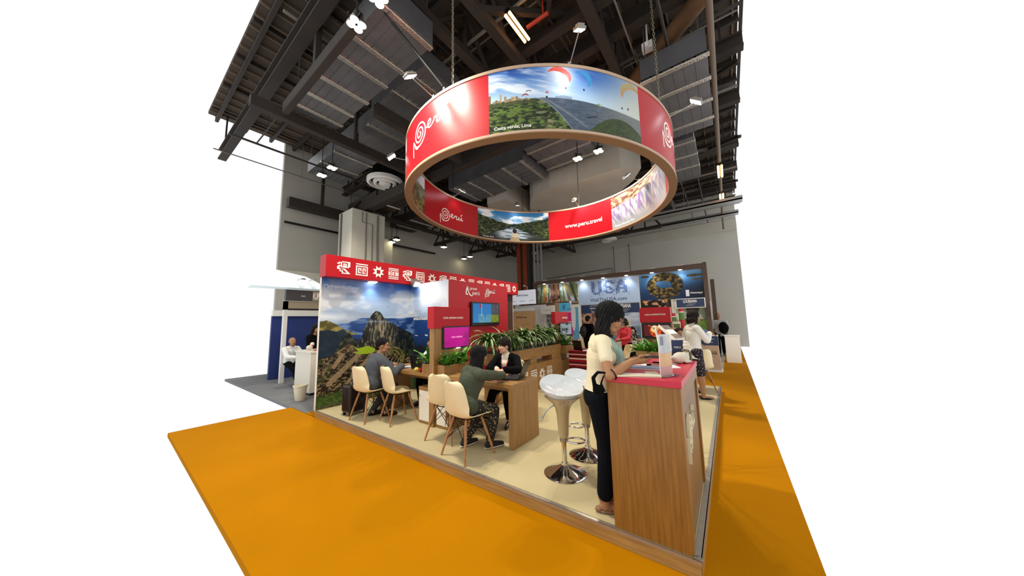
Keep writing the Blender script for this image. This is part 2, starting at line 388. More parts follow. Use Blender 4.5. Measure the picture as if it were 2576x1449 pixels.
TR=[(-.9,5,-2.85,'y',6.95,7.9),(-.9,4.2,-3.65,'y',6.95,7.9),(-.9,12,-1.3,'y',7.0,8.0),(6,17,-4.6,'y',6.9,7.9),(6.5,17,-8.2,'y',6.3,7.4),(3,17,-11.2,'y',5.95,7.0),(-12.3,-5.5,7.9,'x',5.7,6.7),(-12.3,-6.5,10.6,'x',5.75,6.75),(-12.3,-2,13.2,'x',5.9,7.0)]
for a,b,f,ax,z0,z1 in TR:
    tag(mk('roof_truss',truss(a,b,f,ax,z0,z1),SMETAL),'dark steel roof truss with zigzag webs hanging below the deck','truss','roof trusses')
def duct(x0,x1,y0,y1,z0,z1,straps,label,m=DUCT,ax='y',group=None,name='air_duct'):
    t=thing(name,label,'duct',((x0+x1)/2,(y0+y1)/2,z0),0,group); cx,cy=(x0+x1)/2,(y0+y1)/2
    mb=MB().box(x0-cx,x1-cx,y0-cy,y1-cy,0,z1-z0)
    n=6
    # folded seams along the duct
    for i in range(1,n):
        if ax=='y':
            yy=y0+(y1-y0)*i/n; mb.box(x0-cx,x1-cx,yy-cy-.012,yy-cy+.012,-.018,0)
        else:
            xx=x0+(x1-x0)*i/n; mb.box(xx-cx-.012,xx-cx+.012,y0-cy,y1-cy,-.018,0)
    for sx in (-1,1):
        for sy in (-1,1): mb.box(sx*(x1-cx-.1)-.008,sx*(x1-cx-.1)+.008,sy*(y1-cy-.06)-.008,sy*(y1-cy-.06)+.008,z1-z0,8.3-z0)
    mk('duct_body',mb,m,t)
    for s in straps:
        if ax=='y': mk('foil_joint',MB().box(s-cx-.05,s-cx+.05,y0-cy-.03,y1-cy+.03,-.04,.03),FOIL,t,bevel=.012)
        else: mk('foil_joint',MB().box(x0-cx-.03,x1-cx+.03,s-cy-.05,s-cy+.05,-.04,.03),FOIL,t,bevel=.012)
    return t
duct(-7.2,-3.5,-.22,.7,6.3,6.75,[-3.56,-4.4,-4.97,-5.7,-6.35,-6.9],'wide galvanised duct with foil joints at upper left, nearest the pairs of high-bay lamps')
duct(-7.6,-4.3,4.7,6.1,6.3,6.8,[-4.4,-5.1,-5.85,-6.6,-7.3],'wide galvanised duct with foil joints seen through the middle of the hanging ring')
duct(-10.6,-6.3,1.25,2.35,6.55,6.95,[-6.7,-7.7,-8.6,-9.5],'galvanised duct running left behind the ring above the round ceiling vent')
duct(-6.2,-4.2,1.05,2.0,6.6,7.0,[-4.6,-5.3,-6.0],'galvanised duct section just left of the hanging ring')
duct(-4.2,-2.5,4.55,6.2,6.5,6.9,[4.8,5.4,6.0],'galvanised duct beside the curved soffit inside the ring','%s'%'' and None or DUCT,'x')
duct(-.75,.35,3.6,6.1,6.15,6.6,[3.65,4.3,5.0,5.7],'stepped grey duct at the right edge beside the ring',DUCT,'x')
duct(-1.3,-.1,6.6,9.3,6.3,6.7,[6.8,7.6,8.4],'grey duct at the right beyond the ring, farther than the stepped one',DUCT,'x')
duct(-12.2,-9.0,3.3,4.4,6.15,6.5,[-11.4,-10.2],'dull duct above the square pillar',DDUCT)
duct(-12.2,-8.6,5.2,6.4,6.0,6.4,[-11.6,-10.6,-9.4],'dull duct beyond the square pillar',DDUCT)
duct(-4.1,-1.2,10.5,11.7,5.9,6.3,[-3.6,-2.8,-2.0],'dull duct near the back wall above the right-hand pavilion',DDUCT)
# big dark box beams
for a,lab in [((-7.1,-3.9,-.42,-.30,6.05,6.28),'massive dark beam at the top left, just in front of the foil-jointed duct'),((-7.42,-7.26,-.9,3.4,6.05,6.3),'massive dark beam running back at the upper left'),
              ((-7.2,-2.9,3.55,3.72,6.05,6.35),'massive dark beam seen crossing through the ring'),((-5.72,-5.56,.85,3.4,6.05,6.35),'massive dark beam passing beside the ring on its left'),((-12.4,-7.5,3.2,3.5,5.85,6.2),'massive dark beam ending on the square pillar'),((-12.3,-12.0,1.2,3.4,5.75,6.1),'massive dark beam beside the left hall wall')]:
    bx_=MB().box(*a); cx_,cy_=(a[0]+a[1])/2,(a[2]+a[3])/2; bx_.box(cx_-.05,cx_+.05,cy_-.05,cy_+.05,a[5],8.3); tag(mk('box_beam',bx_,SMETAL,bevel=.01),lab,'beam')
# curved grey soffit and faceted soffit inside the ring
P=[(-5.55,7.0),(-6.0,7.7),(-5.9,8.3),(-5.3,8.9),(-4.4,9.0),(-3.3,8.7),(-2.4,8.1),(-1.9,7.6),(-1.5,6.9),(-2.0,6.5),(-3.1,6.45),(-4.3,6.3),(-5.1,6.5)]
tag(mk('curved_soffit',MB().prism(P,'z',6.0,7.2).box(-4.2,-4.1,7.0,7.1,7.2,8.3).box(-3.0,-2.9,7.9,8.0,7.2,8.3),CONC),'big curved grey plaster soffit hanging above the far side of the ring','soffit')
P=[(-6.1,6.15),(-7.0,6.15),(-7.4,6.8),(-7.1,7.4),(-6.5,8.2),(-6.1,7.9)]
tag(mk('faceted_soffit',MB().prism(P,'z',6.05,6.9).box(-6.9,-6.85,6.9,6.95,6.9,8.3),CONC),'faceted grey plaster soffit at the left of the curved one','soffit')
tag(mk('square_soffit',MB().box(-4.9,-3.4,6.5,7.2,7.22,8.3),CONC),'tall square grey plaster box above the curved soffit','soffit')
tag(mk('lagged_pipe',MB().tube([(-1.25,4.7,7.0),(.45,3.35,7.05)],.16,14),RUST,smooth=True),'thick brown lagged pipe slanting at the upper right','pipe')
tag(mk('ceiling_pipe',MB().tube([(.42,-.9,6.2),(.42,17,6.2)],.05,10).tube([(.42,2,6.2),(.42,2,8.3)],.02,6).tube([(.42,14,6.2),(.42,14,8.3)],.02,6),mat('pipe_brown','#6a5a49',.5),smooth=True),'long slim pipe carrying amber lamps along the right side','pipe')
tag(mk('red_pipe',MB().tube([(-2.35,1.98,7.0),(-1.9,1.98,7.0)],.035,8).tube([(-2.0,1.98,7.0),(-2.0,1.98,8.3)],.012,6),mat('red_pipe_paint','#b3341c',.5),smooth=True),'short red sprinkler pipe near the top centre','pipe')
for i,(y,z) in enumerate([(10.8,5.6),(12.2,6.0),(14.2,6.1)]):
    tag(mk('cable_tray',MB().box(-2.6,1.0,y-.2,y+.2,z,z+.05).box(-2.6,1.0,y-.2,y-.18,z,z+.14).box(-2.6,1.0,y+.18,y+.2,z,z+.14).box(-.8,-.78,y-.01,y+.01,z+.05,8.3).box(.4,.42,y-.01,y+.01,z+.05,8.3),STEEL),['nearest','middle','farthest'][i]+' of three cable trays at the right above the pale back wall','cable tray','cable trays')
# small services: sprinkler pipes, conduits and hanger rods
rs=random.Random(12)
PC=mat('service_pipe_paint','#2f2924',.6); PG=mat('service_pipe_grey','#77726a',.5,.3)
for i in range(9):
    y=[.2,1.75,2.2,3.9,4.6,6.3,8.6,10.1,12.4][i]; z=[7.6,7.3,7.7,7.0,7.5,7.05,6.7,6.6,6.4][i]; x0=[-12,-5,-5,-12,-4.5,-12,-12,-12,-12][i]
    tag(mk('service_pipe',MB().tube([(x0,y,z),(.9,y,z)],.035 if i%2 else .02,6).tube([(x0+1.2,y,z),(x0+1.2,y,8.3)],.008,4).tube([(.3,y,z),(.3,y,8.3)],.008,4),PG if i%3 else PC),'thin service pipe crossing the ceiling parallel to the platform front','pipe','service pipes parallel to the platform front')
for i in range(8):
    x=[-11.9,-9.8,-8.1,-5.9,-4.4,-2.1,-.9,-.25][i]; z=[6.9,6.5,7.1,7.3,7.6,7.4,7.1,6.7][i]
    tag(mk('service_pipe',MB().tube([(x,-.8,z),(x,17,z)],.03 if i%2 else .018,6).tube([(x,1.5,z),(x,1.5,8.3)],.008,4).tube([(x,9,z),(x,9,8.3)],.008,4),PC if i%3 else PG),'thin service pipe running to the back of the hall under the deck','pipe','service pipes running to the back')
for i,(x0,y0,x1,y1,z0,z1) in enumerate([(-1.3,.5,.9,3.2,7.0,7.9),(-2.85,1.2,-1.3,3.4,7.0,7.8),(-1.3,5.4,.9,7.4,7.0,7.8),(-.6,8,.95,10.5,6.6,7.6),(-4.6,6.6,-1.3,9.5,7.0,7.8),(-8.2,6.8,-4.6,9.6,6.4,7.4),(-12,4.6,-8.2,7.6,6.1,7.2),(-1.3,10.6,.9,13.2,6.3,7.3),(-3.65,-.4,-2.85,1.6,7.0,7.9),(-2.85,.0,-1.3,-.7,7.0,7.9)]):
    tag(mk('diagonal_brace',MB().tube([(x0,y0,z0),(x1,y1,z1)],.07,4).tube([(x0,y1,z1),(x1,y0,z0)],.055,4),SMETAL),'crossed steel diagonal braces between the roof trusses','brace','diagonal braces between the roof trusses')
mb=MB()
for i in range(34):
    x=-12.3+i*.4; mb.box(x-.015,x+.015,-.9,17.5,8.24,8.3)
struct('ceiling_ribs',mb,mat('deck_rib_paint','#6a5b4a',.8))
# diffusers
def diffuser(c,r,lab):
    t=thing('ceiling_vent',lab,'vent',c,0,'round ceiling vents')
    mk('vent_ring',MB().lathe([(r,.12),(r,0),(r*.86,-.03),(r*.8,.04),(r*.8,.12)],40),WHITE,t,smooth=True)
    mk('vent_cone',MB().lathe([(r*.66,.05),(r*.64,-.02),(r*.5,-.04),(r*.46,.05)],36),WHITE,t,smooth=True)
    mk('vent_cone',MB().lathe([(r*.34,.03),(r*.32,-.04),(r*.2,-.06),(.001,-.06)],28),WHITE,t,smooth=True)
    mk('vent_throat',MB().lathe([(r*.78,.1),(r*.78,.5),(.001,.5)],28),BLACK,t,smooth=True)
diffuser((-9.0,3.05,6.35),.58,'large white round ceiling vent at the left of the ring')
diffuser((-5.5,16.2,6.45),.48,'white round ceiling vent in front of the back wall, above the right-hand pavilion')
diffuser((-11.4,16.3,6.45),.42,'white round ceiling vent by the orange riser in the far corner')
# high-bay lamps: four round heads on a cross, dropped on a rod
def highbay(c,lab,s=1.0,ztop=7.9):
    t=thing('high_bay_lamp',lab,'ceiling lamp',c,0,'four-headed high-bay lamps')
    mk('rod',MB().tube([(0,0,.16*s),(0,0,ztop-c[2])],.012,6),BLACKM,t)
    mk('bracket',MB().box(-.17*s,.17*s,-.015,.015,.12*s,.15*s).box(-.015,.015,-.17*s,.17*s,.12*s,.15*s),BLACKM,t)
    for a in range(4):
        x,y=.105*s*math.cos(a*PI/2+PI/4),.105*s*math.sin(a*PI/2+PI/4)
        h=mk('lamp_head',MB().lathe([(.02*s,.14*s),(.05*s,.1*s),(.085*s,.02*s),(.085*s,0)],16,(x,y,0)),STEEL,t,smooth=True)
        mk('lamp_glass',MB().lathe([(.078*s,-.001),(.06*s,-.022*s),(.001,-.03*s)],16,(x,y,0)),LAMPG,h,smooth=True)
    return t
for i,(p,l) in enumerate(zip(HALL,['bright four-headed lamp at the top left of the ceiling','bright four-headed lamp cut off by the top edge','four-headed lamp at the far left, the right one of its pair','four-headed lamp at the far left, the left one of its pair','four-headed lamp seen through the ring, the left one of its pair','four-headed lamp seen through the ring, the right one of its pair'])):
    highbay(p,l,.75,8.3)
for p,l in [((-12.2,5.3,5.3),'left lamp of the small pair beside the square pillar'),((-11.8,5.3,5.34),'right lamp of the small pair beside the square pillar'),((-11.1,7.5,5.3),'small single lamp under the ring\'s lower left edge'),((-12.2,10,5.25),'left lamp of the small far pair above the red frieze'),((-11.7,10,5.3),'right lamp of the small far pair above the red frieze')]:
    highbay(p,l,.85,8.3)
def tube_lamp(p,q,lab):
    p=Vector(p);q=Vector(q);t=thing('amber_tube_lamp',lab,'ceiling lamp',tuple(p),0,'amber ceiling lamps'); d=q-p
    mk('lamp_housing',MB().tube([Vector((0,0,.07)),d+Vector((0,0,.07))],.06,8),BLACKM,t)
    mk('lamp_tube',MB().tube([(-.04,0,0),d+Vector((-.04,0,0))],.028,8).tube([(.05,0,0),d+Vector((.05,0,0))],.028,8),TUBEG,t,smooth=True)
tube_lamp((-2.5,1.55,7.0),(-2.5,2.2,7.0),'long amber tube lamp near the top centre'); 
tube_lamp((.42,8.4,6.06),(.42,9.3,6.06),'upper amber lamp on the slim pipe at the right'); tube_lamp((.42,11,6.06),(.42,11.7,6.06),'lower amber lamp on the slim pipe at the right')
tag(mk('security_camera',MB().tube([(-.62,3.85,8.3),(-.62,3.85,7.1)],.02,8).box(-.72,-.52,3.78,3.92,6.95,7.1).box(-.68,-.58,3.66,3.78,6.9,7.0),WHITE),'small white projector hanging by the beam at the upper right','camera')
# ================================================================ HANGING RING
RC=(-3.113,3.355); RR=2.833; RT=.115; RZ=4.0; RH=1.02
def rpt(ang,z,r):
    x=r*math.cos(ang);y=r*math.sin(ang); return Vector((RC[0]+x,RC[1]+y,RZ+z-.022*x-.01875*y))
def rout(a0): return lambda u,v,h=.0: rpt(math.radians(a0)+u/RR,v,RR+h)
RI=RR-RT
def rin(a0): return lambda u,v,h=.0: rpt(math.radians(a0)-u/RI,v,RI-h)
ring=thing('hanging_ring_sign','huge suspended ring banner with red and photo panels inside and out','hanging sign',(RC[0],RC[1],RZ))
def rk(o):
    o.parent=ring; o.matrix_parent_inverse=Matrix.Translation((-RC[0],-RC[1],-RZ)); return o
def ringloft(prof,n=144,a0=0,a1=360):
    mb=MB(); vs=[];fs=[];k=len(prof); full=abs(a1-a0)>=360
    m=n if full else n+1
    for i in range(m):
        a=math.radians(a0+(a1-a0)*i/n)
        for r,z in prof: vs.append(rpt(a,z,r))
    for i in range(n):
        j=(i+1)%m
        for q in range(k): fs.append((i*k+q,j*k+q,j*k+(q+1)%k,i*k+(q+1)%k))
    if not full: fs.append(tuple(range(k))); fs.append(tuple((m-1)*k+q for q in range(k)))
    mb.add(vs,fs); return mb
TANB=mat('ring_brown_edge','#8b6744',.5,noise=.08,scale=3); TANE=mat('ring_edge_trim','#b79b80',.35)
rk(mk('ring_body',ringloft([(RR-.004,.03),(RR-.004,RH-.03),(RI+.004,RH-.03),(RI+.004,.03)]),TANB,smooth=False))
rk(mk('bottom_rim',ringloft([(RR+.012,.0),(RR+.012,.035),(RR-.01,.045),(RI+.01,.045),(RI-.012,.035),(RI-.012,.0)]),TANB,smooth=True))
rk(mk('rim_trim',ringloft([(RR+.014,.012),(RR+.014,.048),(RR-.004,.048),(RR-.004,.012)]),TANE,smooth=True))
rk(mk('rim_trim',ringloft([(RI-.014,.012),(RI-.014,.042),(RI+.004,.042),(RI+.004,.012)]),TANE,smooth=True))
rk(mk('top_rim',ringloft([(RR+.014,RH-.045),(RR+.014,RH),(RI-.014,RH),(RI-.014,RH-.045)]),TANE,smooth=True))
REDR=mat('ring_red_vinyl','#b30d19',.35,noise=.04,scale=2,spec=.3)
def rpanel(a0,a1,inner=False,mt=REDR):
    r0,r1=(RI-.003,RI) if inner else (RR,RR+.003)
    rk(mk('red_banner',ringloft([(r0,.045),(r1,.045),(r1,RH-.045),(r0,RH-.045)],max(8,int(abs(a1-a0)/2)),a0,a1),mt,smooth=True))
rpanel(-117.5,-71.5); rpanel(-25.4,20.5); rpanel(-198,-152,True); rpanel(69.5,112.7,True); rpanel(-28,19.5,True); rpanel(66,158)
ZL,ZH=.046,RH-.046
def arcl(a,R): return math.radians(a)*R
def cf_costa(U,V):
    u=U/arcl(46.1,RR); v=(V-ZL)/(ZH-ZL)
    sky=mixc(C3('#2f63b4',u),C3('#b9d3e6',u),sst(1.0,.42,v)); sky=mixc(sky,C3('#c9c6ae',u),sst(.62,1,u)*.75)
    cl=sst(.45,.7,fbm(u*4+1,v*9+u*5,5,1))*sst(.75,.3,u)*sst(.5,.62,v); sky=mixc(sky,C3('#e6edf4',u),cl*.9)
    sky=mixc(sky,C3('#1d4696',u),sst(.5,.7,fbm(u*6,v*8,4,9))*sst(.8,1,v)*sst(.55,.3,u))
    sun=np.exp(-(((u-.44)/.09)**2+((v-.93)/.28)**2)); sky=mixc(sky,C3('#ffffff',u),sun*.95)
    hor=.5-.10*sst(.35,1,u)
    n=fbm(u*26,v*70,3,2); sea=mixc(C3('#5c6c7e',u),C3('#2c3746',u),n); sea=mixc(sea,C3('#a8b2bc',u),sst(.66,.8,n)*.3)
    sea=mixc(sea,C3('#b0a98c',u),sst(.55,.9,u)*.4)
    c=mixc(sea,sky,sst(-.004,.006,v-hor))
    coast=.475+.02*fbm(u*9,v*0,2,3)-5.2*np.clip(u-.30,0,1)**1.5
    n=fbm(u*45,v*45,4,4); land=mixc(C3('#131d0a',u),C3('#5d7330',u),sst(.3,.72,n)); land=mixc(land,C3('#8f8a6a',u),sst(.22,.4,u)*sst(.5,.7,fbm(u*20,v*20,3,5)))
    c=mixc(c,land,sst(-.004,.004,coast-v)*(u<.6))
    surf=np.exp(-((v-coast-.012)/.006)**2)*(u>.3)*(u<.56); c=mixc(c,C3('#ccd4d6',u),surf*.7)
    beach=sst(.03,0,np.abs(v-(.5-.42*np.clip((u-.34)/.25,0,1))))*(u>.33)*(u<.6); c=mixc(c,C3('#9d9b90',u),beach*.5)
    r=.30-.28*np.clip(abs(u-.83)/.22,0,1)**2; n=fbm(u*50,v*50,4,6)
    c=mixc(c,mixc(C3('#1e2b14',u),C3('#4a5a2c',u),n),sst(0,.012,r-v)*(u>.55))
    # city skyline
    bx=np.floor(u*70); bh=.5+.14*_T[(bx.astype(int)*7)%256,3]*sst(.3,.02,u); win=.8+.35*((np.floor(u*420)%2)*(np.floor(v*90)%2))
    b=mixc(C3('#6b5a3c',u),C3('#c9b184',u),_T[(bx.astype(int)*13)%256,9])*win[...,None]
    c=mixc(c,b,((v<bh)&(v>.43)&(u<.27)&(_T[(bx.astype(int)*5)%256,7]>.25)).astype(float))
    c=mixc(c,C3('#33401f',u),((v<.475+.02*fbm(u*90,v*0,2,8))&(v>.42)&(u<.3)).astype(float)*.8)
    isl=.515+.015*np.exp(-((u-.46)/.03)**2)+.01; c=mixc(c,C3('#7f93a8',u),((v<isl)&(v>hor)&(abs(u-.46)<.05)).astype(float)*.8)
    pier=(abs(v-(.23+.6*(u-.62)))<.012)&(u>.6)&(u<.665); c=mixc(c,C3('#2a2d30',u),pier.astype(float))
    def canopy(cx,cz,w,h,rot,col,col2):
        du=(u-cx)*1.0; dv=(v-cz)*.45; a=math.radians(rot); x=(du*math.cos(a)+dv*math.sin(a))/w; y=(-du*math.sin(a)+dv*math.cos(a))/h
        m=(x*x+y*y<1)&((x/1.05)**2+((y+.65)/1.05)**2>1)
        return m,mixc(C3(col,u),C3(col2,u),sst(-.6,.9,y))
    for a in [(.44,.86,.075,.06,-28,'#d9412a','#ef6c64'),(.585,.84,.06,.055,-52,'#2c7fc0','#3f9ad8'),(.93,.80,.085,.08,25,'#c97444','#a89a68'),(.25,.61,.016,.012,0,'#333a55','#333a55'),(.23,.545,.02,.018,0,'#a83e38','#a83e38'),(.36,.56,.01,.02,0,'#c8372e','#c8372e'),(.70,.45,.009,.03,80,'#d8b046','#7aa052')]:
        m,k=canopy(*a); c=np.where(m[...,None],k,c)
    for x,y in [(.475,.66),(.588,.66),(.90,.52),(.85,.5),(.358,.51)]: c=np.where((((u-x)/.006)**2+((v-y)/.02)**2<1)[...,None],C3('#2b3038',u),c)
    return c
rk(picture('beach_photo',rout(-71.5),0,arcl(46.1,RR),ZL,ZH,380,160,cf_costa,vmat('ring_print',.28),None,.003))
def cf_loreto(U,V):
    u=U/arcl(49.5,RI); v=(V-ZL)/(ZH-ZL)
    sky=mixc(C3('#a8cfe6',u),C3('#2f7fc0',u),sst(.5,1,v)); sky=mixc(sky,C3('#f4fbff',u),sst(.45,.65,fbm(u*7,v*7,4,11)))
    tl=.55+.5*np.clip(abs(u-.5)-.06,0,1)+.09*fbm(u*16,v*0+2,4,12)
    tr=mixc(C3('#10180c',u),C3('#4e5c2e',u),sst(.3,.75,fbm(u*35,v*35,4,13))); tr=mixc(tr,C3('#8e8c60',u),sst(.6,.8,fbm(u*30,v*24,3,14))*sst(.5,.2,u))
    c=mixc(sky,tr,sst(0,.01,tl-v))
    w=(.48-.95*(abs(u-.5)-.02)); riv=mixc(C3('#cfdfea',u),C3('#3c5060',u),sst(.42,.62,fbm(u*10,v*60,3,15))); riv=mixc(riv,C3('#14180f',u),sst(.12,.33,abs(u-.5))*.8)
    c=mixc(c,riv,sst(0,.02,w-v)*(v<.47)); c=mixc(c,C3('#171c12',u),(v<.06+.06*fbm(u*9,u*0,3,16)).astype(float)*.7)
    c=mixc(c,C3('#b7a078',u),((abs(u-.53)<.075*(1-v*4))&(v<.18)).astype(float))
    c=mixc(c,C3('#d8cbb4',u),((((u-.53)/.05)**2+((v-.2)/.09)**2)<1).astype(float)); c=mixc(c,C3('#2a1c14',u),((((u-.53)/.03)**2+((v-.34)/.08)**2)<1).astype(float))
    return c
rk(picture('river_photo',rin(162.2),0,arcl(49.5,RI),ZL,ZH,200,110,cf_loreto,vmat('ring_print'),None,.003))
def cf_palc(U,V):
    u=U/arcl(50,RI); v=(V-ZL)/(ZH-ZL)
    top=mixc(C3('#5b3a36',u),C3('#c9a878',u),sst(.4,.65,fbm(u*22,v*22,4,21))); top=mixc(top,C3('#e3e0ea',u),sst(.35,.8,u)*.6)
    rid=.62+.12*np.abs(np.sin(u*9))*fbm(u*8,u*0,3,22)+.14*u
    s=fbm(u*38+v*9,v*3,4,23); h=(u*7+fbm(u*5,v*2,3,24)*2)%1
    st=mixc(C3('#a7a9b4',u),C3('#6e6a80',u),sst(.3,.7,s)); st=mixc(st,C3('#6f4e86',u),sst(.55,.7,fbm(u*30,v*2.2,3,25))*sst(.1,.5,v)*.8); st=mixc(st,C3('#c9a58c',u),sst(.58,.75,fbm(u*22+5,v*2,3,26))*.7)
    st=mixc(st,C3('#8e9092',u),sst(.35,.05,v)); c=mixc(st,top,sst(-.02,.03,v-rid)); c=mixc(c,C3('#b8c6d8',u),sst(.62,.98,u)*.55)
    return c
rk(picture('coloured_mountain_photo',rin(69.5),0,arcl(50,RI),ZL,ZH,200,100,cf_palc,vmat('ring_print'),None,.003))
def cf_trek(U,V):
    u=U/arcl(46,RI); v=(V-ZL)/(ZH-ZL)
    c=mixc(C3('#6b8fc4',u),C3('#e8eef4',u),sst(.4,.65,fbm(u*6,v*6,4,31))); g=mixc(C3('#3f4420',u),C3('#97925a',u),sst(.3,.7,fbm(u*28,v*28,4,32)))
    c=mixc(c,g,sst(0,.02,.62-.5*(1-u)**2-v+.1*fbm(u*8,u*0,3,33)))
    for x,y,w,h,k in [(.55,.5,.035,.28,'#8c4a5a'),(.66,.42,.03,.22,'#7a3040'),(.5,.88,.02,.06,'#c9402c'),(.56,.9,.015,.05,'#d08a2a'),(.44,.9,.015,.05,'#a83a3a')]:
        c=mixc(c,C3(k,u),((((u-x)/w)**2+((v-y)/h)**2)<1).astype(float)*.85)
    return c
rk(picture('highland_photo',rin(-106),0,arcl(46,RI),ZL,ZH,110,80,cf_trek,vmat('ring_print'),None,.003))
for i,(a,f) in enumerate([(-163.5,None)]):
    rk(picture('highland_photo',rout(a),0,arcl(46,RR),ZL,ZH,80,50,lambda U,V:cf_trek(U*RI/RR,V),vmat('ring_print'),None,.003))
L=LETW
rk(peru_logo('peru_logo',rout(-106),0,.25,.58,L,None,wide=1.15)); rk(peru_logo('peru_logo',rout(-12.2),0,.25,.58,L,None,wide=1.15)); rk(peru_logo('peru_logo',rin(-168),0,.11,.50,L,None,wide=1.15))
rk(put_text('caption_lettering','Costa verde, Lima',rout(-70),0,.085,width=.52,m=L,bold=.01))
rk(put_text('web_address_lettering','www.peru.travel',rin(101.7),0,.36,width=1.2,m=L,bold=.012))
rk(put_text('caption_lettering','Loreto, Peru',rin(158.3),0,.075,width=.36,m=L,bold=.01))
rk(put_text('caption_lettering','Palcoyo Mountain, Peru',rin(67.5),0,.08,width=.68,m=L,bold=.01))
# arm floodlights on the ring
def armlight(ang,out,lab,en):
    a=math.radians(ang); rad=Vector((math.cos(a),math.sin(a),0)); s=1 if out else -1; r0=RR-.02 if out else RI+.02
    base=rpt(a,RH,r0); t=thing('arm_floodlight',lab,'floodlight',base,0,'arm floodlights clamped to the hanging ring')
    d=rad*s; L=.42 if out else .34; tip=d*L+Vector((0,0,.10))
    mk('arm',MB().tube([(0,0,0),(d*.05+Vector((0,0,.03))),tip],.008,6),STEEL,t)
    mk('clamp',MB().box(-.02,.02,-.02,.02,0,.05),STEEL,t)
    # head: flat box turned towards the panel
    aim=(-d*.62+Vector((0,0,-.78))).normalized(); side=Vector((-rad.y,rad.x,0)); up=side.cross(aim)
    M=Matrix((side,up,aim)).transposed()
    def bx(x,y,z0,z1,mb):
        vs=[M@Vector((sx*x,sy*y,z))+tip for z in (z0,z1) for sx,sy in ((-1,-1),(1,-1),(1,1),(-1,1))]
        return mb.add(vs,[(3,2,1,0),(4,5,6,7),(0,1,5,4),(1,2,6,5),(2,3,7,6),(3,0,4,7)])
    mk('lamp_head',bx(.06,.10,-.035,.0,MB()),mat('lamp_silver','#8f8b84',.35,.6),t,bevel=.01)
    mk('lamp_fin',bx(.04,.07,-.06,-.035,MB()),mat('lamp_silver','#8f8b84'),t)
    mk('lamp_glass',bx(.05,.09,.0,.006,MB()),LEDG,t)
    p=base+tip+aim*.03; tgt=base+d*(-.0)+Vector((0,0,-.55))
    light('SPOT','arm_floodlight_beam',p,en,(.93,.96,1),.05,tgt,75,.9)
for ang,out,lab,en in [(-138,1,'glaring floodlight on the outside of the ring at its far left',12),(-93,1,'floodlight on the outside of the ring above the left logo',12),(-48,1,'floodlight on the outside of the ring above the beach photo',12),(-2,1,'floodlight on the outside of the ring at its right edge',12),
    (180,0,'floodlight inside the ring above the left red panel',9),(135,0,'floodlight inside the ring above the river photo',9),(92,0,'floodlight inside the ring above the web address',8),(48,0,'floodlight inside the ring above the coloured mountain photo',7)]:
    armlight(ang,out,lab,en)
def chain(x,y,z0,z1,lab):
    mb=MB(); n=int((z1-z0)/.055)
    for i in range(n):
        z=z0+i*.055; pts=[]
        for k in range(8):
            a=2*PI*k/8; u=.018*math.cos(a); w=.036*math.sin(a)
            pts.append((x+(u if i%2 else 0),y+(0 if i%2 else u),z+w+.03))
        mb.tube(pts,.0065,4,closed=True)
    tag(mk('suspension_chain',mb,mat('chain_steel','#8d8471',.4,.6)),lab,'chain','chains holding up the ring')
p=rpt(math.radians(-85),RH,RR-.06); chain(p.x,p.y,p.z,7.2,'chain holding the ring on its left near side')
p=rpt(math.radians(-9),RH,RR-.06); chain(p.x,p.y,p.z,7.4,'chain holding the ring on its right side')
for ang,l in [(180,'thin cable holding the ring above its inner left logo'),(92,'thin cable holding the ring above the web address'),(130,'thin cable holding the ring above the river photo')]:
    p=rpt(math.radians(ang),RH,RI+.05); tag(mk('suspension_cable',MB().tube([p,(p.x,p.y,6.9)],.008,5),BLACKM),l,'cable','cables holding up the ring')
p=rpt(math.radians(-88),RH+.0,RR-.05)
t=thing('truss_rod','thick black braced rod slanting down to the ring from the top left lamps','rod',tuple(p))
q=Vector((-3.75,-.22,6.5))-p
mk('rod_sleeve',MB().tube([q*.03+Vector((0,0,.06)),q*.75],.025,8),BLACKM,t,smooth=True); mk('rod_cable',MB().tube([q*.75,q],.01,6),BLACKM,t); mk('rod_hook',MB().ell((0,0,.05),(.05,.05,.06)),BLACKM,t,smooth=True)
# ================================================================ THE STAND
# platform: carpet top, wood-look side and aluminium edging
PX0=-5.75
pl=thing('platform','raised platform with cream carpet, wood-look sides and aluminium edge strip','platform',(PX0/2,2.8,FZ))
def pk(name,mb,m,**k):
    o=mk(name,mb,m,pl,**k); o.matrix_parent_inverse=Matrix.Translation((-PX0/2,-2.8,-FZ)); return o
YB=5.62
pk('platform_carpet',MB().box(PX0+.02,-.03,.03,YB-.02,-.02,0),CREAM)
pk('front_board',MB().box(PX0,0,-.004,.03,FZ,-.006),wood('edge_board','#bd9656','#9d7840','X',.5))
pk('side_board',MB().box(-.03,.006,.03,YB,FZ,-.006),wood('edge_board_side','#bd9656','#9d7840','Y',.5))
pk('edge_trim',MB().box(PX0,.008,-.012,.016,-.006,.004).box(PX0,.008,-.014,-.008,-.02,.004),SILV)
pk('edge_trim',MB().box(-.034,.008,.016,YB,-.006,.004).box(.002,.010,0,YB,-.02,.004),SILV)
mb=MB()
for i in range(9):
    a=random.random()*6; r=.018*random.random()
    mb.ell((-.012+r*math.cos(a),-.004+r*math.sin(a)*.6,.006+.01*random.random()),(.018,.014,.008),n=10,m=6)
tag(mk('tape_scrap',mb,mat('crumpled_tape','#8d8475',.12,.7,noise=.4,scale=60),smooth=True),'crumpled bit of shiny tape on the front right platform corner','tape')
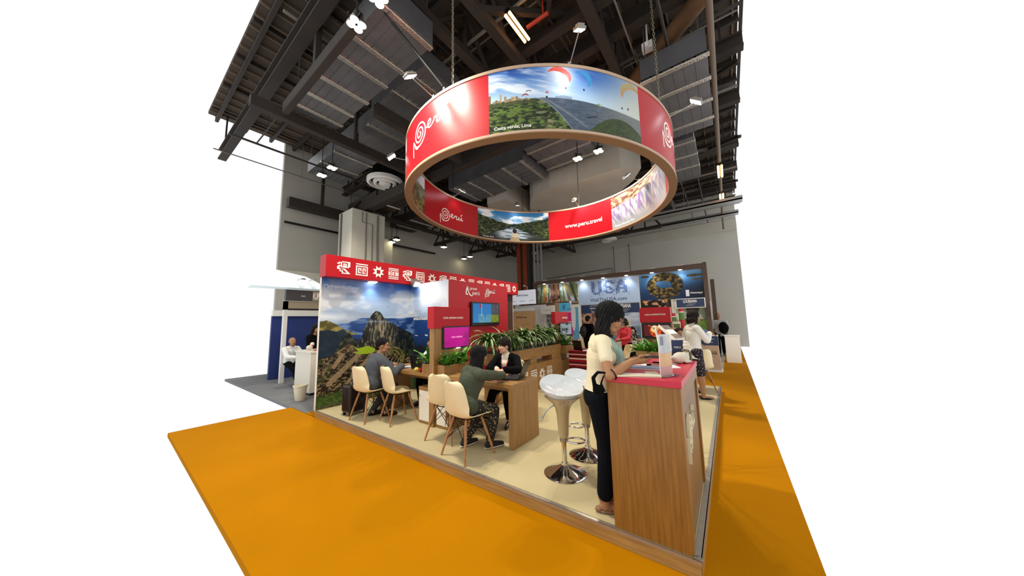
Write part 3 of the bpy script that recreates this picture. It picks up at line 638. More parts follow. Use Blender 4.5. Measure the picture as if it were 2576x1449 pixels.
# ---------------------------------------------------------------- mural wall
wl=thing('mural_wall','white-edged stand wall printed with the mountain ruins mural along the platform\'s left side','exhibition wall',(-5.77,3,0))
def wk(o,t,l): o.parent=t; o.matrix_parent_inverse=Matrix.Translation(Vector(l))*1 if False else Matrix.Translation((-l[0],-l[1],-l[2])); return o
mk('wall_board',MB().box(-.05,.015,-3.0,3.0,0,2.4),WLAM,wl)
plum=lambda u,v,h=.0:Vector((-5.755+h,u,v))
MP=np.array
def ip(x,pts): return np.interp(x,[p[0] for p in pts],[p[1] for p in pts])
def cf_machu(U,V):
    s,z=U,V
    # sky
    c=mixc(C3('#9fb3cc',s),C3('#2f5fae',s),sst(1.9,2.4,z)); c=mixc(c,C3('#1f478f',s),sst(.6,0,s)*sst(1.9,2.3,z)*.8)
    cl=fbm(s*1.6+3,z*3.2,6,41); c=mixc(c,C3('#d3d6da',s),sst(.38,.58,cl)*sst(1.4,1.75,z)*sst(2.42,2.05,z)); c=mixc(c,C3('#8f97a6',s),sst(.55,.7,fbm(s*3,z*5,4,42))*.5)
    c=mixc(c,C3('#eef2f6',s),sst(1.9,2.5,s)*sst(1.6,2.1,z)*.9)
    c=mixc(c,C3('#e8ecee',s),np.exp(-((z-1.66+.05*s)/.06)**2)*sst(.9,.0,s)*.8)
    # deep blue distance
    far=1.50+.11*sst(.3,.8,s)+.05*fbm(s*3,s*0,3,43)
    bl=mixc(C3('#16305f',s),C3('#2c4f92',s),fbm(s*4,z*8,4,44)); bl=mixc(bl,C3('#7c99c6',s),sst(.58,.74,fbm(s*3.3,z*11,4,45))*.8)
    bl=mixc(bl,C3('#101d38',s),sst(1.4,.8,z)*.85)
    c=mixc(c,bl,sst(0,.03,far-z))
    # olive hill at left
    h=ip(s,[(-.1,1.55),(.12,1.585),(.3,1.5),(.42,1.42),(.55,1.36),(.7,1.3),(.75,1.0)])+.01*fbm(s*20,s*0,3,46)
    n=fbm(s*14,z*14,4,47); c=mixc(c,mixc(C3('#4f4b22',s),C3('#9a8c4c',s),sst(.3,.7,n)),sst(0,.01,h-z)*(z>1.3)*(s<.75))
    h=ip(s,[(-.1,1.4),(.15,1.42),(.3,1.38),(.42,1.42),(.6,1.25),(.8,1.2),(2,1.2)])
    c=mixc(c,mixc(C3('#0f1c26',s),C3('#27384a',s),fbm(s*8,z*10,4,48)),sst(0,.02,h-z)*(z<1.45)*(s<1.0)*sst(1,.8,s))
    # middle ridge left of the peak
    h=ip(s,[(0,.7),(.3,1.0),(.42,1.28),(.5,1.36),(.55,1.33),(.62,1.2),(.75,1.1),(.9,1.15),(1.1,1.0)]); n=fbm(s*20,z*16,4,49)
    c=mixc(c,mixc(C3('#131a14',s),C3('#4d4a3a',s),sst(.35,.75,n)),sst(0,.01,h-z))
    # the peak with vertical rock faces
    h=ip(s,[(.55,.9),(.75,1.16),(.83,1.42),(.89,1.53),(.95,1.66),(1.0,1.73),(1.06,1.775),(1.12,1.77),(1.18,1.73),(1.24,1.64),(1.33,1.56),(1.4,1.52),(1.56,1.45),(1.7,1.38),(1.93,1.27),(2.1,1.0),(2.4,.75),(3.3,.55)])+.02*(fbm(s*30,s*0,3,50)-.5)
    n=fbm(s*34,z*9,6,51); n2=fbm(s*13,z*13,6,52)
    rock=mixc(C3('#15181a',s),C3('#8b7d68',s),sst(.4,.66,n)*sst(.35,.58,n2)); face=sst(.5,.0,np.abs(s-1.22-.12*(1.4-z)))
    rock=mixc(rock,mixc(C3('#3a3129',s),C3('#b9a688',s),sst(.38,.6,n)),face*sst(.85,1.0,z)*sst(1.62,1.4,z)*.75)
    rock=mixc(rock,C3('#141c22',s),sst(1.4,1.75,s)*.7); rock=mixc(rock,mixc(C3('#23301c',s),C3('#4c5a30',s),n),sst(.52,.6,n2)*.4)
    c=mixc(c,rock,sst(0,.008,h-z))
    c=mixc(c,C3('#aebccb',s),np.exp(-((z-1.52-.05*fbm(s*5,s*0,3,53))/.025)**2)*sst(.5,.8,s)*sst(1.7,1.3,s)*.45)
    # right slope: dark blue-green
    # ruins area
    h=ip(s,[(-.1,.86),(.2,.9),(.35,1.0),(.45,1.08),(.55,1.12),(.7,1.02),(.95,1.06),(1.1,1.02),(1.35,1.0),(1.6,.98),(1.8,.84),(2.0,.7),(2.4,.45),(3.3,.3)])+.02*fbm(s*14,s*0,3,54)
    n=fbm(s*24,z*34,6,55); n2=fbm(s*85,z*85,3,56)
    r=mixc(C3('#120f0b',s),C3('#8b7657',s),sst(.38,.62,n)); r=mixc(r,C3('#17130e',s),(fbm(s*40+z*20,z*60,4,59)>.56).astype(float)*.8); r=mixc(r,C3('#a38c69',s),sst(.6,.75,n2)*.6); r=mixc(r,C3('#2c3a1c',s),sst(.55,.68,fbm(s*7,z*12,4,57))*.7)
    # terraces: fan of pale stone strips running down-left
    for (x0,z0,x1,z1,w) in [(.75,.92,.20,.42,.05),(1.0,.88,.52,.38,.035),(.44,.96,.28,.72,.04),(1.1,.8,.72,.42,.02),(1.22,.78,.84,.40,.015),(1.35,.76,1.0,.42,.015)]:
        dx,dz=x1-x0,z1-z0; L2=dx*dx+dz*dz; t=np.clip(((s-x0)*dx+(z-z0)*dz)/L2,0,1); d=np.hypot(s-x0-t*dx,z-z0-t*dz)
        r=mixc(r,mixc(C3('#7b6649',s),C3('#b39c78',s),n2),sst(w*1.15,w*.8,d)*.9)
    for k in range(9):
        x0=.95+.09*k; d=np.abs((s-x0)+(z-.62)*(-.55)); r=mixc(r,C3('#b5a382',s),(d<.006)*(z>.38)*(z<.78)*1.0)
    ft=sst(.9,.7,z)*0
    # curved terraces right of the man
    rr=np.hypot((s-1.45)*1.0,(z-.72)*1.1); band=(np.sin(rr*85+n*4)>0)*sst(.12,.16,rr)*sst(.36,.3,rr)*(s>1.35)
    r=mixc(r,mixc(C3('#6b6a30',s),C3('#9a9450',s),n2),band*.8)
    # bright green plaza
    g=(((s-.8)/.27)**2+((z-.99+.12*(s-.8))/.085)**2)+.5*(n-.5)
    r=mixc(r,mixc(C3('#8aa818',s),C3('#a9c22a',s),n2),sst(1.05,.95,g))
    # small steep hill with hut at left centre
    hh=ip(s,[(.3,.98),(.42,1.1),(.52,1.16),(.62,1.08),(.72,.97)]); r=mixc(r,mixc(C3('#3e3123',s),C3('#8a7452',s),sst(.3,.7,n)),sst(0,.01,hh-z)*(z>.95)*(s>.3)*(s<.72))
    # grass at the foot
    r=mixc(r,mixc(C3('#27401a',s),C3('#5b7a2c',s),n),sst(.28,.16,z-.05*fbm(s*6,s*0,3,58))*.85); r=mixc(r,mixc(C3('#2c2a20',s),C3('#6e6650',s),n),sst(.1,.04,z)*.6)
    c=mixc(c,r,sst(0,.01,h-z))
    c=mixc(c,C3('#0d1626',s),sst(1.85,2.3,s)*sst(1.25,.8,z)*.85)
    c=mixc(c,C3('#17376f',s),sst(1.95,2.1,s)*sst(1.62,1.5,z)*sst(.9,1.2,z)*.75)
    return c
wk(picture('mural_print',plum,.004,1.903,0.005,2.395,380,400,cf_machu,PRINT,None,.002),wl,(-5.77,3,0))
wk(picture('dark_mural_print',plum,3.95,5.98,0.005,2.395,40,60,lambda U,V: mixc(C3('#2b1a14',U),C3('#5d463a',U),fbm(U*5,V*5,4,60)),PRINT,None,.002),wl,(-5.77,3,0))
wk(put_text('caption_lettering','Machupicchu, Cusco',lambda u,v,h=0:plum(u,v,h+.003),.05,2.19,width=.62,m=mat('mural_caption','#d5dbe6',.5),bold=.008),wl,(-5.77,3,0))
# store room block: return mural, red wall
st=thing('store_cabin','tall red-walled store cabin behind the desks with a mural on its left face','exhibition wall',(-5.1,2.9,0)); SL=(-5.1,2.9,0)
wk(mk('cabin_wall',MB().box(-5.72,-4.455,1.905,3.95,0,2.4),WLAM,None),st,SL)
ret=lambda u,v,h=0:Vector((-5.74+(u-1.9),1.905-h,v))
wk(picture('mural_print',ret,1.8875,3.185,.005,2.4,200,300,cf_machu,PRINT,None,.002),st,SL)
wk(mk('red_panel',MB().box(-4.455,-4.44,1.9,3.955,0,2.402),REDW),st,SL)
wk(mk('white_edge',MB().box(-4.47,-4.439,1.893,1.905,0,2.404),WHITE),st,SL)
wk(put_text('hashtag_lettering','#PERUITBASIA2023',lambda u,v,h=0:Vector((-5.62+u,1.9-h,v)),0,1.56,width=.66,m=LETW,bold=.012),st,SL)
for i,(x,w) in enumerate([(-5.6,'WeChat'),(-5.24,'Web')]):
    wk(put_text('code_caption',w,lambda u,v,h=0:Vector((x+u,1.9-h,v)),.04,1.21,width=.1,m=LETW,bold=.02),st,SL)
redw=lambda u,v,h=0:Vector((-4.44+h,u,v))
wk(peru_logo('peru_logo',redw,3.06,2.05,.26,LETW,None,th=.004,wide=.92),st,SL)
wk(put_text('prom_lettering','prom',redw,2.53,2.2,width=.24,m=LETW,shear=.2),st,SL); wk(put_text('prom_lettering','perú',redw,2.62,2.085,width=.24,m=LETW),st,SL)
mb=MB(); stroke(mb,[(2.47,2.31),(2.43,2.22),(2.42,2.13),(2.47,2.12)],.03,redw,.004); stroke(mb,[(2.47,2.31),(2.48,2.2),(2.53,2.12),(2.6,2.09)],.028,redw,.004)
wk(mk('sail_emblem',mb,LETW,fixn=False),st,SL)
# mullion shadow board behind the cabin: wall back side light
# red frieze on top of the mural wall
fr=thing('red_frieze','long red frieze beam with white geometric emblems on top of the mural wall','frieze',(-5.66,3,2.39)); FL=(-5.66,3,2.39)
wk(mk('frieze_box',MB().box(-5.8,-5.55,-.02,6.04,2.385,2.79),REDR,bevel=.003),fr,FL)
fmap=lambda u,v,h=0:Vector((-5.55+h,u,v))
seq=['bird','spiral','star','textile','bird','spiral','star','bird','spiral','star','textile','bird','spiral','star','bird','spiral','star']
for i,k in enumerate(seq): wk(icon(k,fmap,.17+i*.345,2.46,.235,LETW,None),fr,FL)
def domelight(c,lab,tgt):
    t=thing('dome_light',lab,'lamp',c); mk('dome',MB().lathe([(.001,-.035),(.05,-.03),(.085,-.012),(.095,0)],24),LEDG,t,smooth=True); mk('dome_rim',MB().lathe([(.1,-.006),(.105,.004),(.1,.01)],24),WHITE,t,smooth=True)
    light('SPOT','dome_light_beam',(c[0]+.03,c[1],c[2]-.06),9,(.8,.9,1),.05,tgt,110,.8)
domelight((-5.66,.92,2.374),'small glowing dome light under the red frieze above the mural',(-5.74,.95,1.6))
# finned lamp on the corner
t=thing('finned_lamp','white finned lamp clamped at the inner corner of the mural walls','lamp',(-5.5,1.83,2.4))
mk('lamp_body',MB().box(-.1,.1,-.07,.07,-.02,.08,Matrix.Rotation(.5,4,'Y')),WHITE,t,bevel=.01)
mb=MB()
for i in range(7): mb.box(-.105+i*.03,-.09+i*.03,-.08,.08,-.05,.09,Matrix.Rotation(.5,4,'Y'))
mk('fins',mb,STEEL,t); mk('lamp_glass',MB().box(.04,.12,-.06,.06,-.06,-.03,Matrix.Rotation(.1,4,'Y')),LEDG,t)
light('SPOT','corner_lamp_beam',(-5.35,1.7,2.36),14,(.93,.96,1),.05,(-4.9,1.92,1.9),120,.9)
# ---------------------------------------------------------------- screens
def screen(name,label,c,ux,w,h,cf,nu,nv,parent=None,th=.05,bez=.03,bot=None,mt=None):
    """flat display centred at c, ux = direction of picture right"""
    t=thing(name,label,'screen',c); ux=Vector(ux).normalized(); n=ux.cross(Vector((0,0,1)))
    M=Matrix((ux,-n,Vector((0,0,1)))).transposed().to_4x4()
    mk('screen_housing',MB().box(-w/2,w/2,0,th,-h/2,h/2,M),BLACK,t,bevel=.006)
    b=bot if bot is not None else bez
    fn=lambda u,v,hh=0: ux*u+Vector((0,0,v))+n*(hh)
    picture('screen_picture',fn,-w/2+bez,w/2-bez,-h/2+b,h/2-bez,nu,nv,cf,mt or SCREEN,t,.004)
    return t
def cf_flag(w,h):
    def f(U,V):
        u=U/w+.5; v=V/h+.5
        c=mixc(C3('#2f86c4',u),C3('#1d6fb4',u),v); b=mixc(C3('#7fb6c0',u),C3('#4f8a9c',u),fbm(u*12,v*12,3,61))
        c=mixc(c,b,((v<.48)&(u>.22)&(u<.75)&(v<.25+.6*np.abs(np.sin(u*7)))).astype(float)*.8)
        c=mixc(c,C3('#9c2a34',u),((u>.25)&(u<.33)&(v>.72+(u-.25)*1.2)&(v<.9)).astype(float)); c=mixc(c,C3('#d6dce2',u),(np.abs(u-.335)<.006).astype(float)*(v>.4))
        c=mixc(c,mixc(C3('#23262b',u),C3('#6b7078',u),fbm(u*40,v*30,3,62)),(u>.68).astype(float)*(v>.4)); c=mixc(c,mixc(C3('#5b6a1c',u),C3('#93a53a',u),fbm(u*60,v*20,3,63)),((u>.66)&(v<.46)).astype(float))
        return c
    return f
# large screen on the red wall
screen('wall_screen','large black-framed screen on the red wall showing a flag against blue sky',(-4.38,3.03,1.68),(0,1,0),.99,.545,cf_flag(.99,.545),100,60,th=.05,bez=.035,bot=.07)
mk('screen_bracket',MB().box(-4.44,-4.42,2.9,3.15,1.55,1.8),BLACKM).parent=None
tag(bpy.data.objects['screen_bracket'],'black bracket behind the large wall screen','bracket')
# ---------------------------------------------------------------- desks with the partition between them
def partition(x,y0,y1,lab,cap,twin=True):
    t=thing('desk_partition',lab,'partition',(x,y0,0))
    D=y1-y0
    mk('post',MB().box(-.05,.05,0,.09,0,1.43),OAK,t,bevel=.003); mk('panel',MB().box(-.045,.045,.09,D,0,1.43),OAK,t)
    h=mk('header_box',MB().box(-.085,.065,-.012,D+.08,1.41,1.74),REDR,t,bevel=.004)
    fn=lambda u,v,hh=0:Vector((.066+hh,u,v))
    put_text('header_lettering',cap,fn,D*.52+.03,1.555,width=.42 if len(cap)>12 else .3,m=LETW,bold=.012,parent=h,align='c')
    return t
partition(-3.34,.6,1.26,'red-headed wooden partition with lettered hotel header between the two front desks','CASA ANDINA HOTELS')
def desk(lab,x0,x1,y0,y1,legside):
    t=thing('desk',lab,'desk',((x0+x1)/2,y0,0)); c=(x0+x1)/2
    mk('desktop',MB().box(x0-c,x1-c,0,y1-y0,.69,.742),OAKX,t,bevel=.003)
    a,b=(x1-.055,x1) if legside>0 else (x0,x0+.055)
    mk('side_panel',MB().box(a-c,b-c,0,y1-y0,0,.69),OAK,t,bevel=.003)
    mk('back_rail',MB().box((x0-c)+.06,(x1-c)-.06,(y1-y0)*.5-.01,(y1-y0)*.5+.01,.58,.69),OAKX,t)
    return t
desk('right-hand wooden desk with waterfall end panel, laptop and hands on it',-3.285,-1.88,.615,1.2,1)
desk('left-hand wooden desk beside the mural with papers and a black laptop on it',-4.75,-3.395,.615,1.2,-1)
def cabinet(lab,x0,x1):
    t=thing('low_cabinet',lab,'cabinet',((x0+x1)/2,.63,0)); w=(x1-x0)/2
    mk('cabinet_body',MB().box(-w,w,.012,.5,0,.53),OAK,t,bevel=.002)
    d=mk('door',MB().box(-w+.03,w-.03,.0,.012,.045,.475),WLAM,t,bevel=.001)
    mk('lock',MB().lathe([(.009,0),(.009,.012),(.001,.013)],12,(-w+.06,0,.41),Matrix.Rotation(PI/2,3,'X')),CHROME,d,smooth=True)
cabinet('low cabinet with white door left of the partition post',-3.69,-3.395); cabinet('low cabinet with white door right of the partition post, behind the chair',-3.285,-2.99)
def planter(lab,x0,x1,y0,y1,z0,z1,m=OAK,group=None):
    t=thing('planter_box',lab,'planter',((x0+x1)/2,(y0+y1)/2,z0),0,group); w=(x1-x0)/2;d=(y1-y0)/2;h=z1-z0
    mk('box_shell',MB().box(-w,w,-d,-d+.015,0,h).box(-w,w,d-.015,d,0,h).box(-w,-w+.015,-d+.015,d-.015,0,h).box(w-.015,w,-d+.015,d-.015,0,h),m,t)
    mk('soil',MB().box(-w+.015,w-.015,-d+.015,d-.015,.01,h*.85),mat('dark_soil','#1c150f',.95,bump=.4,bscale=80),t)
    return t
planter('small wooden planter on the left desk, against the partition',-3.6,-3.395,.63,.95,.742,.88); planter('small wooden planter on the right desk, under the magenta screen',-3.285,-3.12,.66,1.2,.742,.875)
def cf_mag(w,h):
    def f(U,V):
        u=U/w+.5;v=V/h+.5; c=mixc(C3('#c40a8c',u),C3('#a80a78',u),sst(.4,.6,fbm(u*4,v*5,4,65))); c=mixc(c,C3('#cf0a97',u),((v>.55+.3*np.abs(u-.35))).astype(float)*.7); return c
    return f
t=screen('desk_screen','magenta screen on the partition above the right desk planter',(-3.262,1.04,1.265),(0,1,0),.57,.345,cf_mag(.57,.345),60,40,th=.03,bez=.02)
put_text('screen_lettering','CASA ANDINA',lambda u,v,h=0:Vector((.006+h,u,v)),-.13,-.01,width=.24,m=mat('pink_lettering','#f0a8dc',.5,emit=.6),parent=t)
mk('logo_light',MB().ell((.01,.02,-.172),(.01,.05,.006),n=12,m=6),LEDG,t)
t=thing('desk_screen','black back of a screen on the left face of the partition','screen',(-3.4,1.0,1.24)); mk('screen_housing',MB().box(-.045,.0,-.3,.26,-.18,.2),BLACK,t,bevel=.008); mk('screen_vent',MB().box(-.05,-.045,-.2,.16,-.1,.1),BLACKM,t)
# ---------------------------------------------------------------- leaves
def blade(mb,base,az,L,w,rise,droop,seg=7,fold=.25,twist=0,wav=0):
    """arching strap leaf"""
    d=Vector((math.cos(az),math.sin(az),0)); s=Vector((-d.y,d.x,0)); vs=[];fs=[]; p=Vector(base); el=rise
    for i in range(seg+1):
        t=i/seg; ww=w*(math.sin(PI*min(1,(t*.86+.14)))**.7)*(1 if t<.98 else .1)
        n=d*(-math.sin(el))+Vector((0,0,math.cos(el)))
        q=s*math.cos(twist*t)+n*math.sin(twist*t); wa=n*(wav*math.sin(t*14)*w)
        vs+=[p-q*ww+wa,p-n*ww*fold,p+q*ww-wa]
        p=p+(d*math.cos(el)+Vector((0,0,math.sin(el))))*(L/seg); el-=droop/seg
    for i in range(seg):
        a=3*i; fs+=[(a,a+1,a+4,a+3),(a+1,a+2,a+5,a+4)]
    mb.add(vs,fs)
def leafmat(name,edge,mid,stripe=True):
    m=mat(name,edge,.38,noise=.35,scale=9,spec=.5); return m
FERN=leafmat('fern_leaf_green','#6fb040',''); FERN2=leafmat('fern_leaf_dark_green','#3f7d2a',''); DRAC=leafmat('dracaena_leaf_green','#557c38',''); DRACL=leafmat('dracaena_leaf_pale_edge','#d3dba0','')
def fern(lab,loc,R,n,mt=FERN,group=None,hgt=1.0,seed=0):
    rs=random.Random(seed); t=thing('fern_plant',lab,'plant',loc,0,group); mb=MB(); mb2=MB()
    for i in range(n):
        az=rs.uniform(0,2*PI); el=rs.uniform(.55,1.45); (mb if i%3 else mb2)
        blade(mb if i%3 else mb2,(rs.uniform(-.03,.03),rs.uniform(-.03,.03),0),az,R*rs.uniform(.8,1.3)*(1.15 if el>1 else 1)*hgt,R*.15,el,rs.uniform(.7,1.6),8,.3,rs.uniform(-.4,.4),.25)
    mk('fronds',mb,mt,t,smooth=True,fixn=False); mk('dark_fronds',mb2,FERN2,t,smooth=True,fixn=False)
    mk('crown',MB().lathe([(.03,-.02),(.025,.03),(.001,.05)],8),FERN2,t)
    return t
for i,(x,y,r,n,l) in enumerate([(-3.5,.71,.23,26,'bright green fern in the left desk planter, nearest the platform edge'),(-3.5,.86,.2,20,'bright green fern in the left desk planter, behind the nearest one'),
   (-3.2,.75,.2,24,'fern under the magenta screen, nearest the partition post'),(-3.2,.9,.2,22,'fern under the magenta screen, in the middle of its planter'),(-3.2,1.08,.23,26,'fern under the magenta screen, farthest along its planter')]):
    fern(l,(x,y,.86),r,n,FERN,'ferns in the desk planters',1,i)
# ---------------------------------------------------------------- long planter counter with emblems
pc=thing('planter_counter','long wooden counter with white emblems on its side and a raised plant trough','counter',(-3.32,3.3,0)); PL=(-3.32,3.3,0)
wk(mk('lower_body',MB().box(-3.55,-3.2,2.0,4.5,0,.57),OAKY),pc,PL)
wk(mk('divider',MB().box(-3.5,-3.22,3.1,3.36,.57,.69),OAKY),pc,PL); wk(mk('divider',MB().box(-3.5,-3.22,4.05,4.5,.57,.69),OAKY),pc,PL); wk(mk('divider',MB().box(-3.5,-3.22,2.0,2.3,.57,.69),OAKY),pc,PL)
wk(mk('trough',MB().box(-3.55,-3.2,1.92,1.94,.69,.905).box(-3.55,-3.2,4.48,4.5,.69,.905).box(-3.22,-3.2,1.94,4.48,.69,.905).box(-3.55,-3.53,1.94,4.48,.69,.905).box(-3.53,-3.22,1.94,4.48,.69,.71),OAKY),pc,PL)
wk(mk('liner',MB().box(-3.525,-3.225,1.945,4.475,.71,.93),BLACK),pc,PL)
cm=lambda u,v,h=0:Vector((-3.2+h,u,v))
for k,y in [('bird',2.72),('spiral',3.08),('star',3.42),('textile',3.76)]: wk(icon(k,cm,y,.2,.24,LETW,None),pc,PL)
rs=random.Random(4)
for i in range(8):
    y=2.02+i*.33
    t=thing('dracaena_plant','pale-striped dracaena in the long trough, '+['nearest the red cabin','second from the red cabin end','third from the red cabin end','fourth from the red cabin end','fifth from the red cabin end','third from the header end','second from the small red header end','nearest the small red header'][i],'plant',(-3.37,y,.92),0,'dracaenas in the long trough')
    A=MB();B=MB()
    for s in range(3):
        bx,by=rs.uniform(-.08,.12),rs.uniform(-.12,.12); hz=rs.uniform(.06,.24)
        for k in range(34):
            az=rs.uniform(0,2*PI); L=rs.uniform(.30,.56); el=rs.uniform(.6,1.45); dr=rs.uniform(1.6,2.9); w=rs.uniform(.019,.030)
            stt=rs.getstate(); blade(A,(bx,by,hz),az,L,w,el,dr,9,.3,rs.uniform(-.3,.3))
            if k%2==0: rs.setstate(stt); blade(B,(bx,by,hz+.0022),az,L*.99,w*.42,el,dr,9,.1,rs.uniform(-.3,.3))
    mk('leaves',A,DRAC,t,smooth=True,fixn=False); mk('leaf_stripes',B,DRACL,t,smooth=True,fixn=False); mk('cane',MB().tube([(0,0,-.02),(0,0,.1)],.014,6),mat('cane_brown','#5a452c',.8),t)
# second partition (end of the counter) with small red header and screen, and third with the expedition header
p2=thing('desk_partition','wooden partition with a small red header at the far end of the emblem counter','partition',(-3.34,4.5,0))
mk('post',MB().box(-.14,.14,.0,.5,0,.5),OAK,p2,bevel=.003); mk('panel',MB().box(-.045,.045,.03,.5,.5,1.42),OAK,p2)
h=mk('header_box',MB().box(.03,.14,-.25,.5,1.4,1.7),REDR,p2,bevel=.004)
put_text('header_lettering','INKATERRA',lambda u,v,hh=0:Vector((.141+hh,u,v)),.13,1.53,width=.3,m=LETW,bold=.012,parent=h)
planter('small wooden planter at the far end of the emblem counter',-3.3,-3.08,4.55,5.0,.66,.86); fern('bright fern in the small planter beyond the emblem counter',(-3.2,4.75,.84),.28,34,FERN,None,1,21)
screen('desk_screen','small black screen with a grey picture above the far end of the emblem counter',(-3.1,4.62,1.25),(.35,1,0),.42,.34,lambda U,V: mixc(C3('#8f9aa2',U),C3('#2e3338',U),sst(.5,.6,fbm(U*14,V*14,3,70))*sst(.2,.1,np.abs(U))),30,30,th=.03,bez=.02,bot=.05)
p3=thing('desk_partition','wooden partition with a wide red expedition header, far right of the platform','partition',(-.98,4.5,0))
mk('panel',MB().box(-.27,.27,.03,.12,0,1.42),OAK,p3); mk('post',MB().box(.22,.31,0,.12,0,1.42),OAK,p3)
h=mk('header_box',MB().box(-.3,.29,-.03,.15,1.4,1.715),REDR,p3,bevel=.004); put_text('header_lettering','AQUA EXPEDITIONS',lambda u,v,hh=0:Vector((u,-.031-hh,v)),0,1.545,width=.4,m=LETW,bold=.012,parent=h,align='c')
def cf_mask(U,V):
    u=U/.54;v=V/.32
    c=mixc(C3('#0d0606',u),C3('#7a1410',u),((np.abs(u)<.42)&(np.abs(v)<.36)).astype(float)*.75)
    n=fbm(u*14,v*14,3,71)
    c=mixc(c,mixc(C3('#d8430f',u),C3('#ff6a2a',u),n),((((u+.02)/.2)**2+((v+.05)/.36)**2)<1).astype(float)*(n>.3)); c=mixc(c,mixc(C3('#e8b040',u),C3('#f6e6b0',u),sst(.4,.6,n)),((((u+.04)/.13)**2+((v-.08)/.25)**2)<1).astype(float)*(n>.25))
    for x,y,w,k in [(.05,-.02,.05,'#3a1208'),(.05,-.02,.028,'#d9b070'),(-.06,.14,.03,'#201008')]: c=mixc(c,C3(k,u),(np.hypot(u-x,(v-y)*.6)<w).astype(float))
    c=mixc(c,C3('#f0762a',u),(np.abs((v-.28)+1.1*(u+.2))<.03).astype(float)*(u<-.08)*(u>-.26)); return c
screen('desk_screen','screen with a colourful carved mask under the wide red header',(-.98,4.47,1.235),(1,0,0),.56,.33,cf_mask,80,60,th=.03,bez=.025)
planter('wooden planter below the mask screen',-1.34,-.7,4.2,4.45,.68,.83,OAKX)
mk('shelf',MB().box(-1.34,-.7,4.2,4.47,.6,.68),OAKX); tag(bpy.data.objects['shelf'],'wooden side table carrying the planter below the mask screen','table'); MBt=MB().box(-1.32,-1.28,4.22,4.44,0,.6).box(-.76,-.72,4.22,4.44,0,.6); o=mk('leg',MBt,OAK,bpy.data.objects['shelf'])
for i,x in enumerate((-1.25,-1.02,-.8)): fern(['left fern below the mask screen','middle fern below the mask screen','right fern below the mask screen'][i],(x,4.3,.8),.24,26,FERN,'ferns below the mask screen',1,30+i)
# ---------------------------------------------------------------- reception counter
COAK=wood('counter_oak','#9a6a2a','#7c531c')
ct=thing('reception_counter','tall wooden reception counter with a red top at the front right corner','counter',(-.26,.56,0)); CL=(-.26,.56,0)
wk(mk('counter_body',MB().box(-.52,-.06,.0,1.13,0,1.028).box(-.06,-.03,0,.1,0,1.028).box(-.06,-.03,1.05,1.13,0,1.028).box(-.06,-.03,.1,1.05,.93,1.028),COAK),ct,CL)
wk(mk('counter_top',MB().box(-.528,-.022,-.008,1.138,1.028,1.073),mat('red_counter_laminate','#c3203a',.35),bevel=.003),ct,CL)
wk(mk('inset_panel',MB().box(-.06,-.046,.1,1.05,.0,.93),wood('inset_oak','#8a6632','#6d4e24')),ct,CL)
lg=peru_logo('raised_logo',lambda u,v,h=0:Vector((-.045+h,u,v)),.20,.48,.34,mat('cream_raised_letters','#e2d6ae',.5),None,th=.02,wide=.72); wk(lg,ct,CL)
# ---------------------------------------------------------------- chairs
def grid_surface(name,fn,nu,nv,th,m,parent):
    """closed shell from a parametric surface with thickness"""
    P=[[Vector(fn(i/nu,j/nv)) for i in range(nu+1)] for j in range(nv+1)]
    N=[[None]*(nu+1) for _ in range(nv+1)]
    for j in range(nv+1):
        for i in range(nu+1):
            a=P[j][min(i+1,nu)]-P[j][max(i-1,0)]; b=P[min(j+1,nv)][i]-P[max(j-1,0)][i]; n=a.cross(b)
            N[j][i]=n.normalized() if n.length>1e-9 else Vector((0,0,1))
    w=nu+1; T=[P[j][i] for j in range(nv+1) for i in range(w)]; B=[P[j][i]-N[j][i]*th for j in range(nv+1) for i in range(w)]
    f=[];o=len(T)
    for j in range(nv):
        for i in range(nu):
            a=j*w+i; f.append((a,a+1,a+w+1,a+w)); f.append((o+a,o+a+w,o+a+w+1,o+a+1))
    rim=[j*w for j in range(nv)]
    for j in range(nv): f.append((j*w,(j+1)*w,o+(j+1)*w,o+j*w)); f.append((j*w+nu,o+j*w+nu,o+(j+1)*w+nu,(j+1)*w+nu))
    for i in range(nu): f.append((i,o+i,o+i+1,i+1)); a=nv*w+i; f.append((a,a+1,o+a+1,o+a))
    return mk(name,MB().add(T+B,f),m,parent,smooth=True)
SHP=[(-.02,.235,.424,.17),(.0,.2,.437,.205),(.08,.12,.44,.225),(.2,.0,.437,.232),(.32,-.10,.44,.232),(.40,-.165,.462,.23),(.47,-.20,.505,.226),(.55,-.222,.57,.218),(.65,-.238,.65,.208),(.75,-.252,.73,.195),(.85,-.268,.80,.175),(.93,-.275,.835,.14),(1.0,-.277,.85,.08)]
def shell_pt(u,v):
    s=u; k=[p[0] for p in SHP]; y=np.interp(s,k,[p[1] for p in SHP]); z=np.interp(s,k,[p[2] for p in SHP]); w=np.interp(s,k,[p[3] for p in SHP])
    t=v*2-1; x=t*w
    seat=1-np.clip((s-.35)/.2,0,1)
    z2=z+seat*(.045*abs(t)**2.6-.012)+ (1-seat)*.0; y2=y+(1-seat)*(.085*abs(t)**2.4) 
    if s<.05: z2-=.01*abs(t)
    return (x,y2,z2)
WIRE=mat('black_wire','#1a1917',.4,.6)
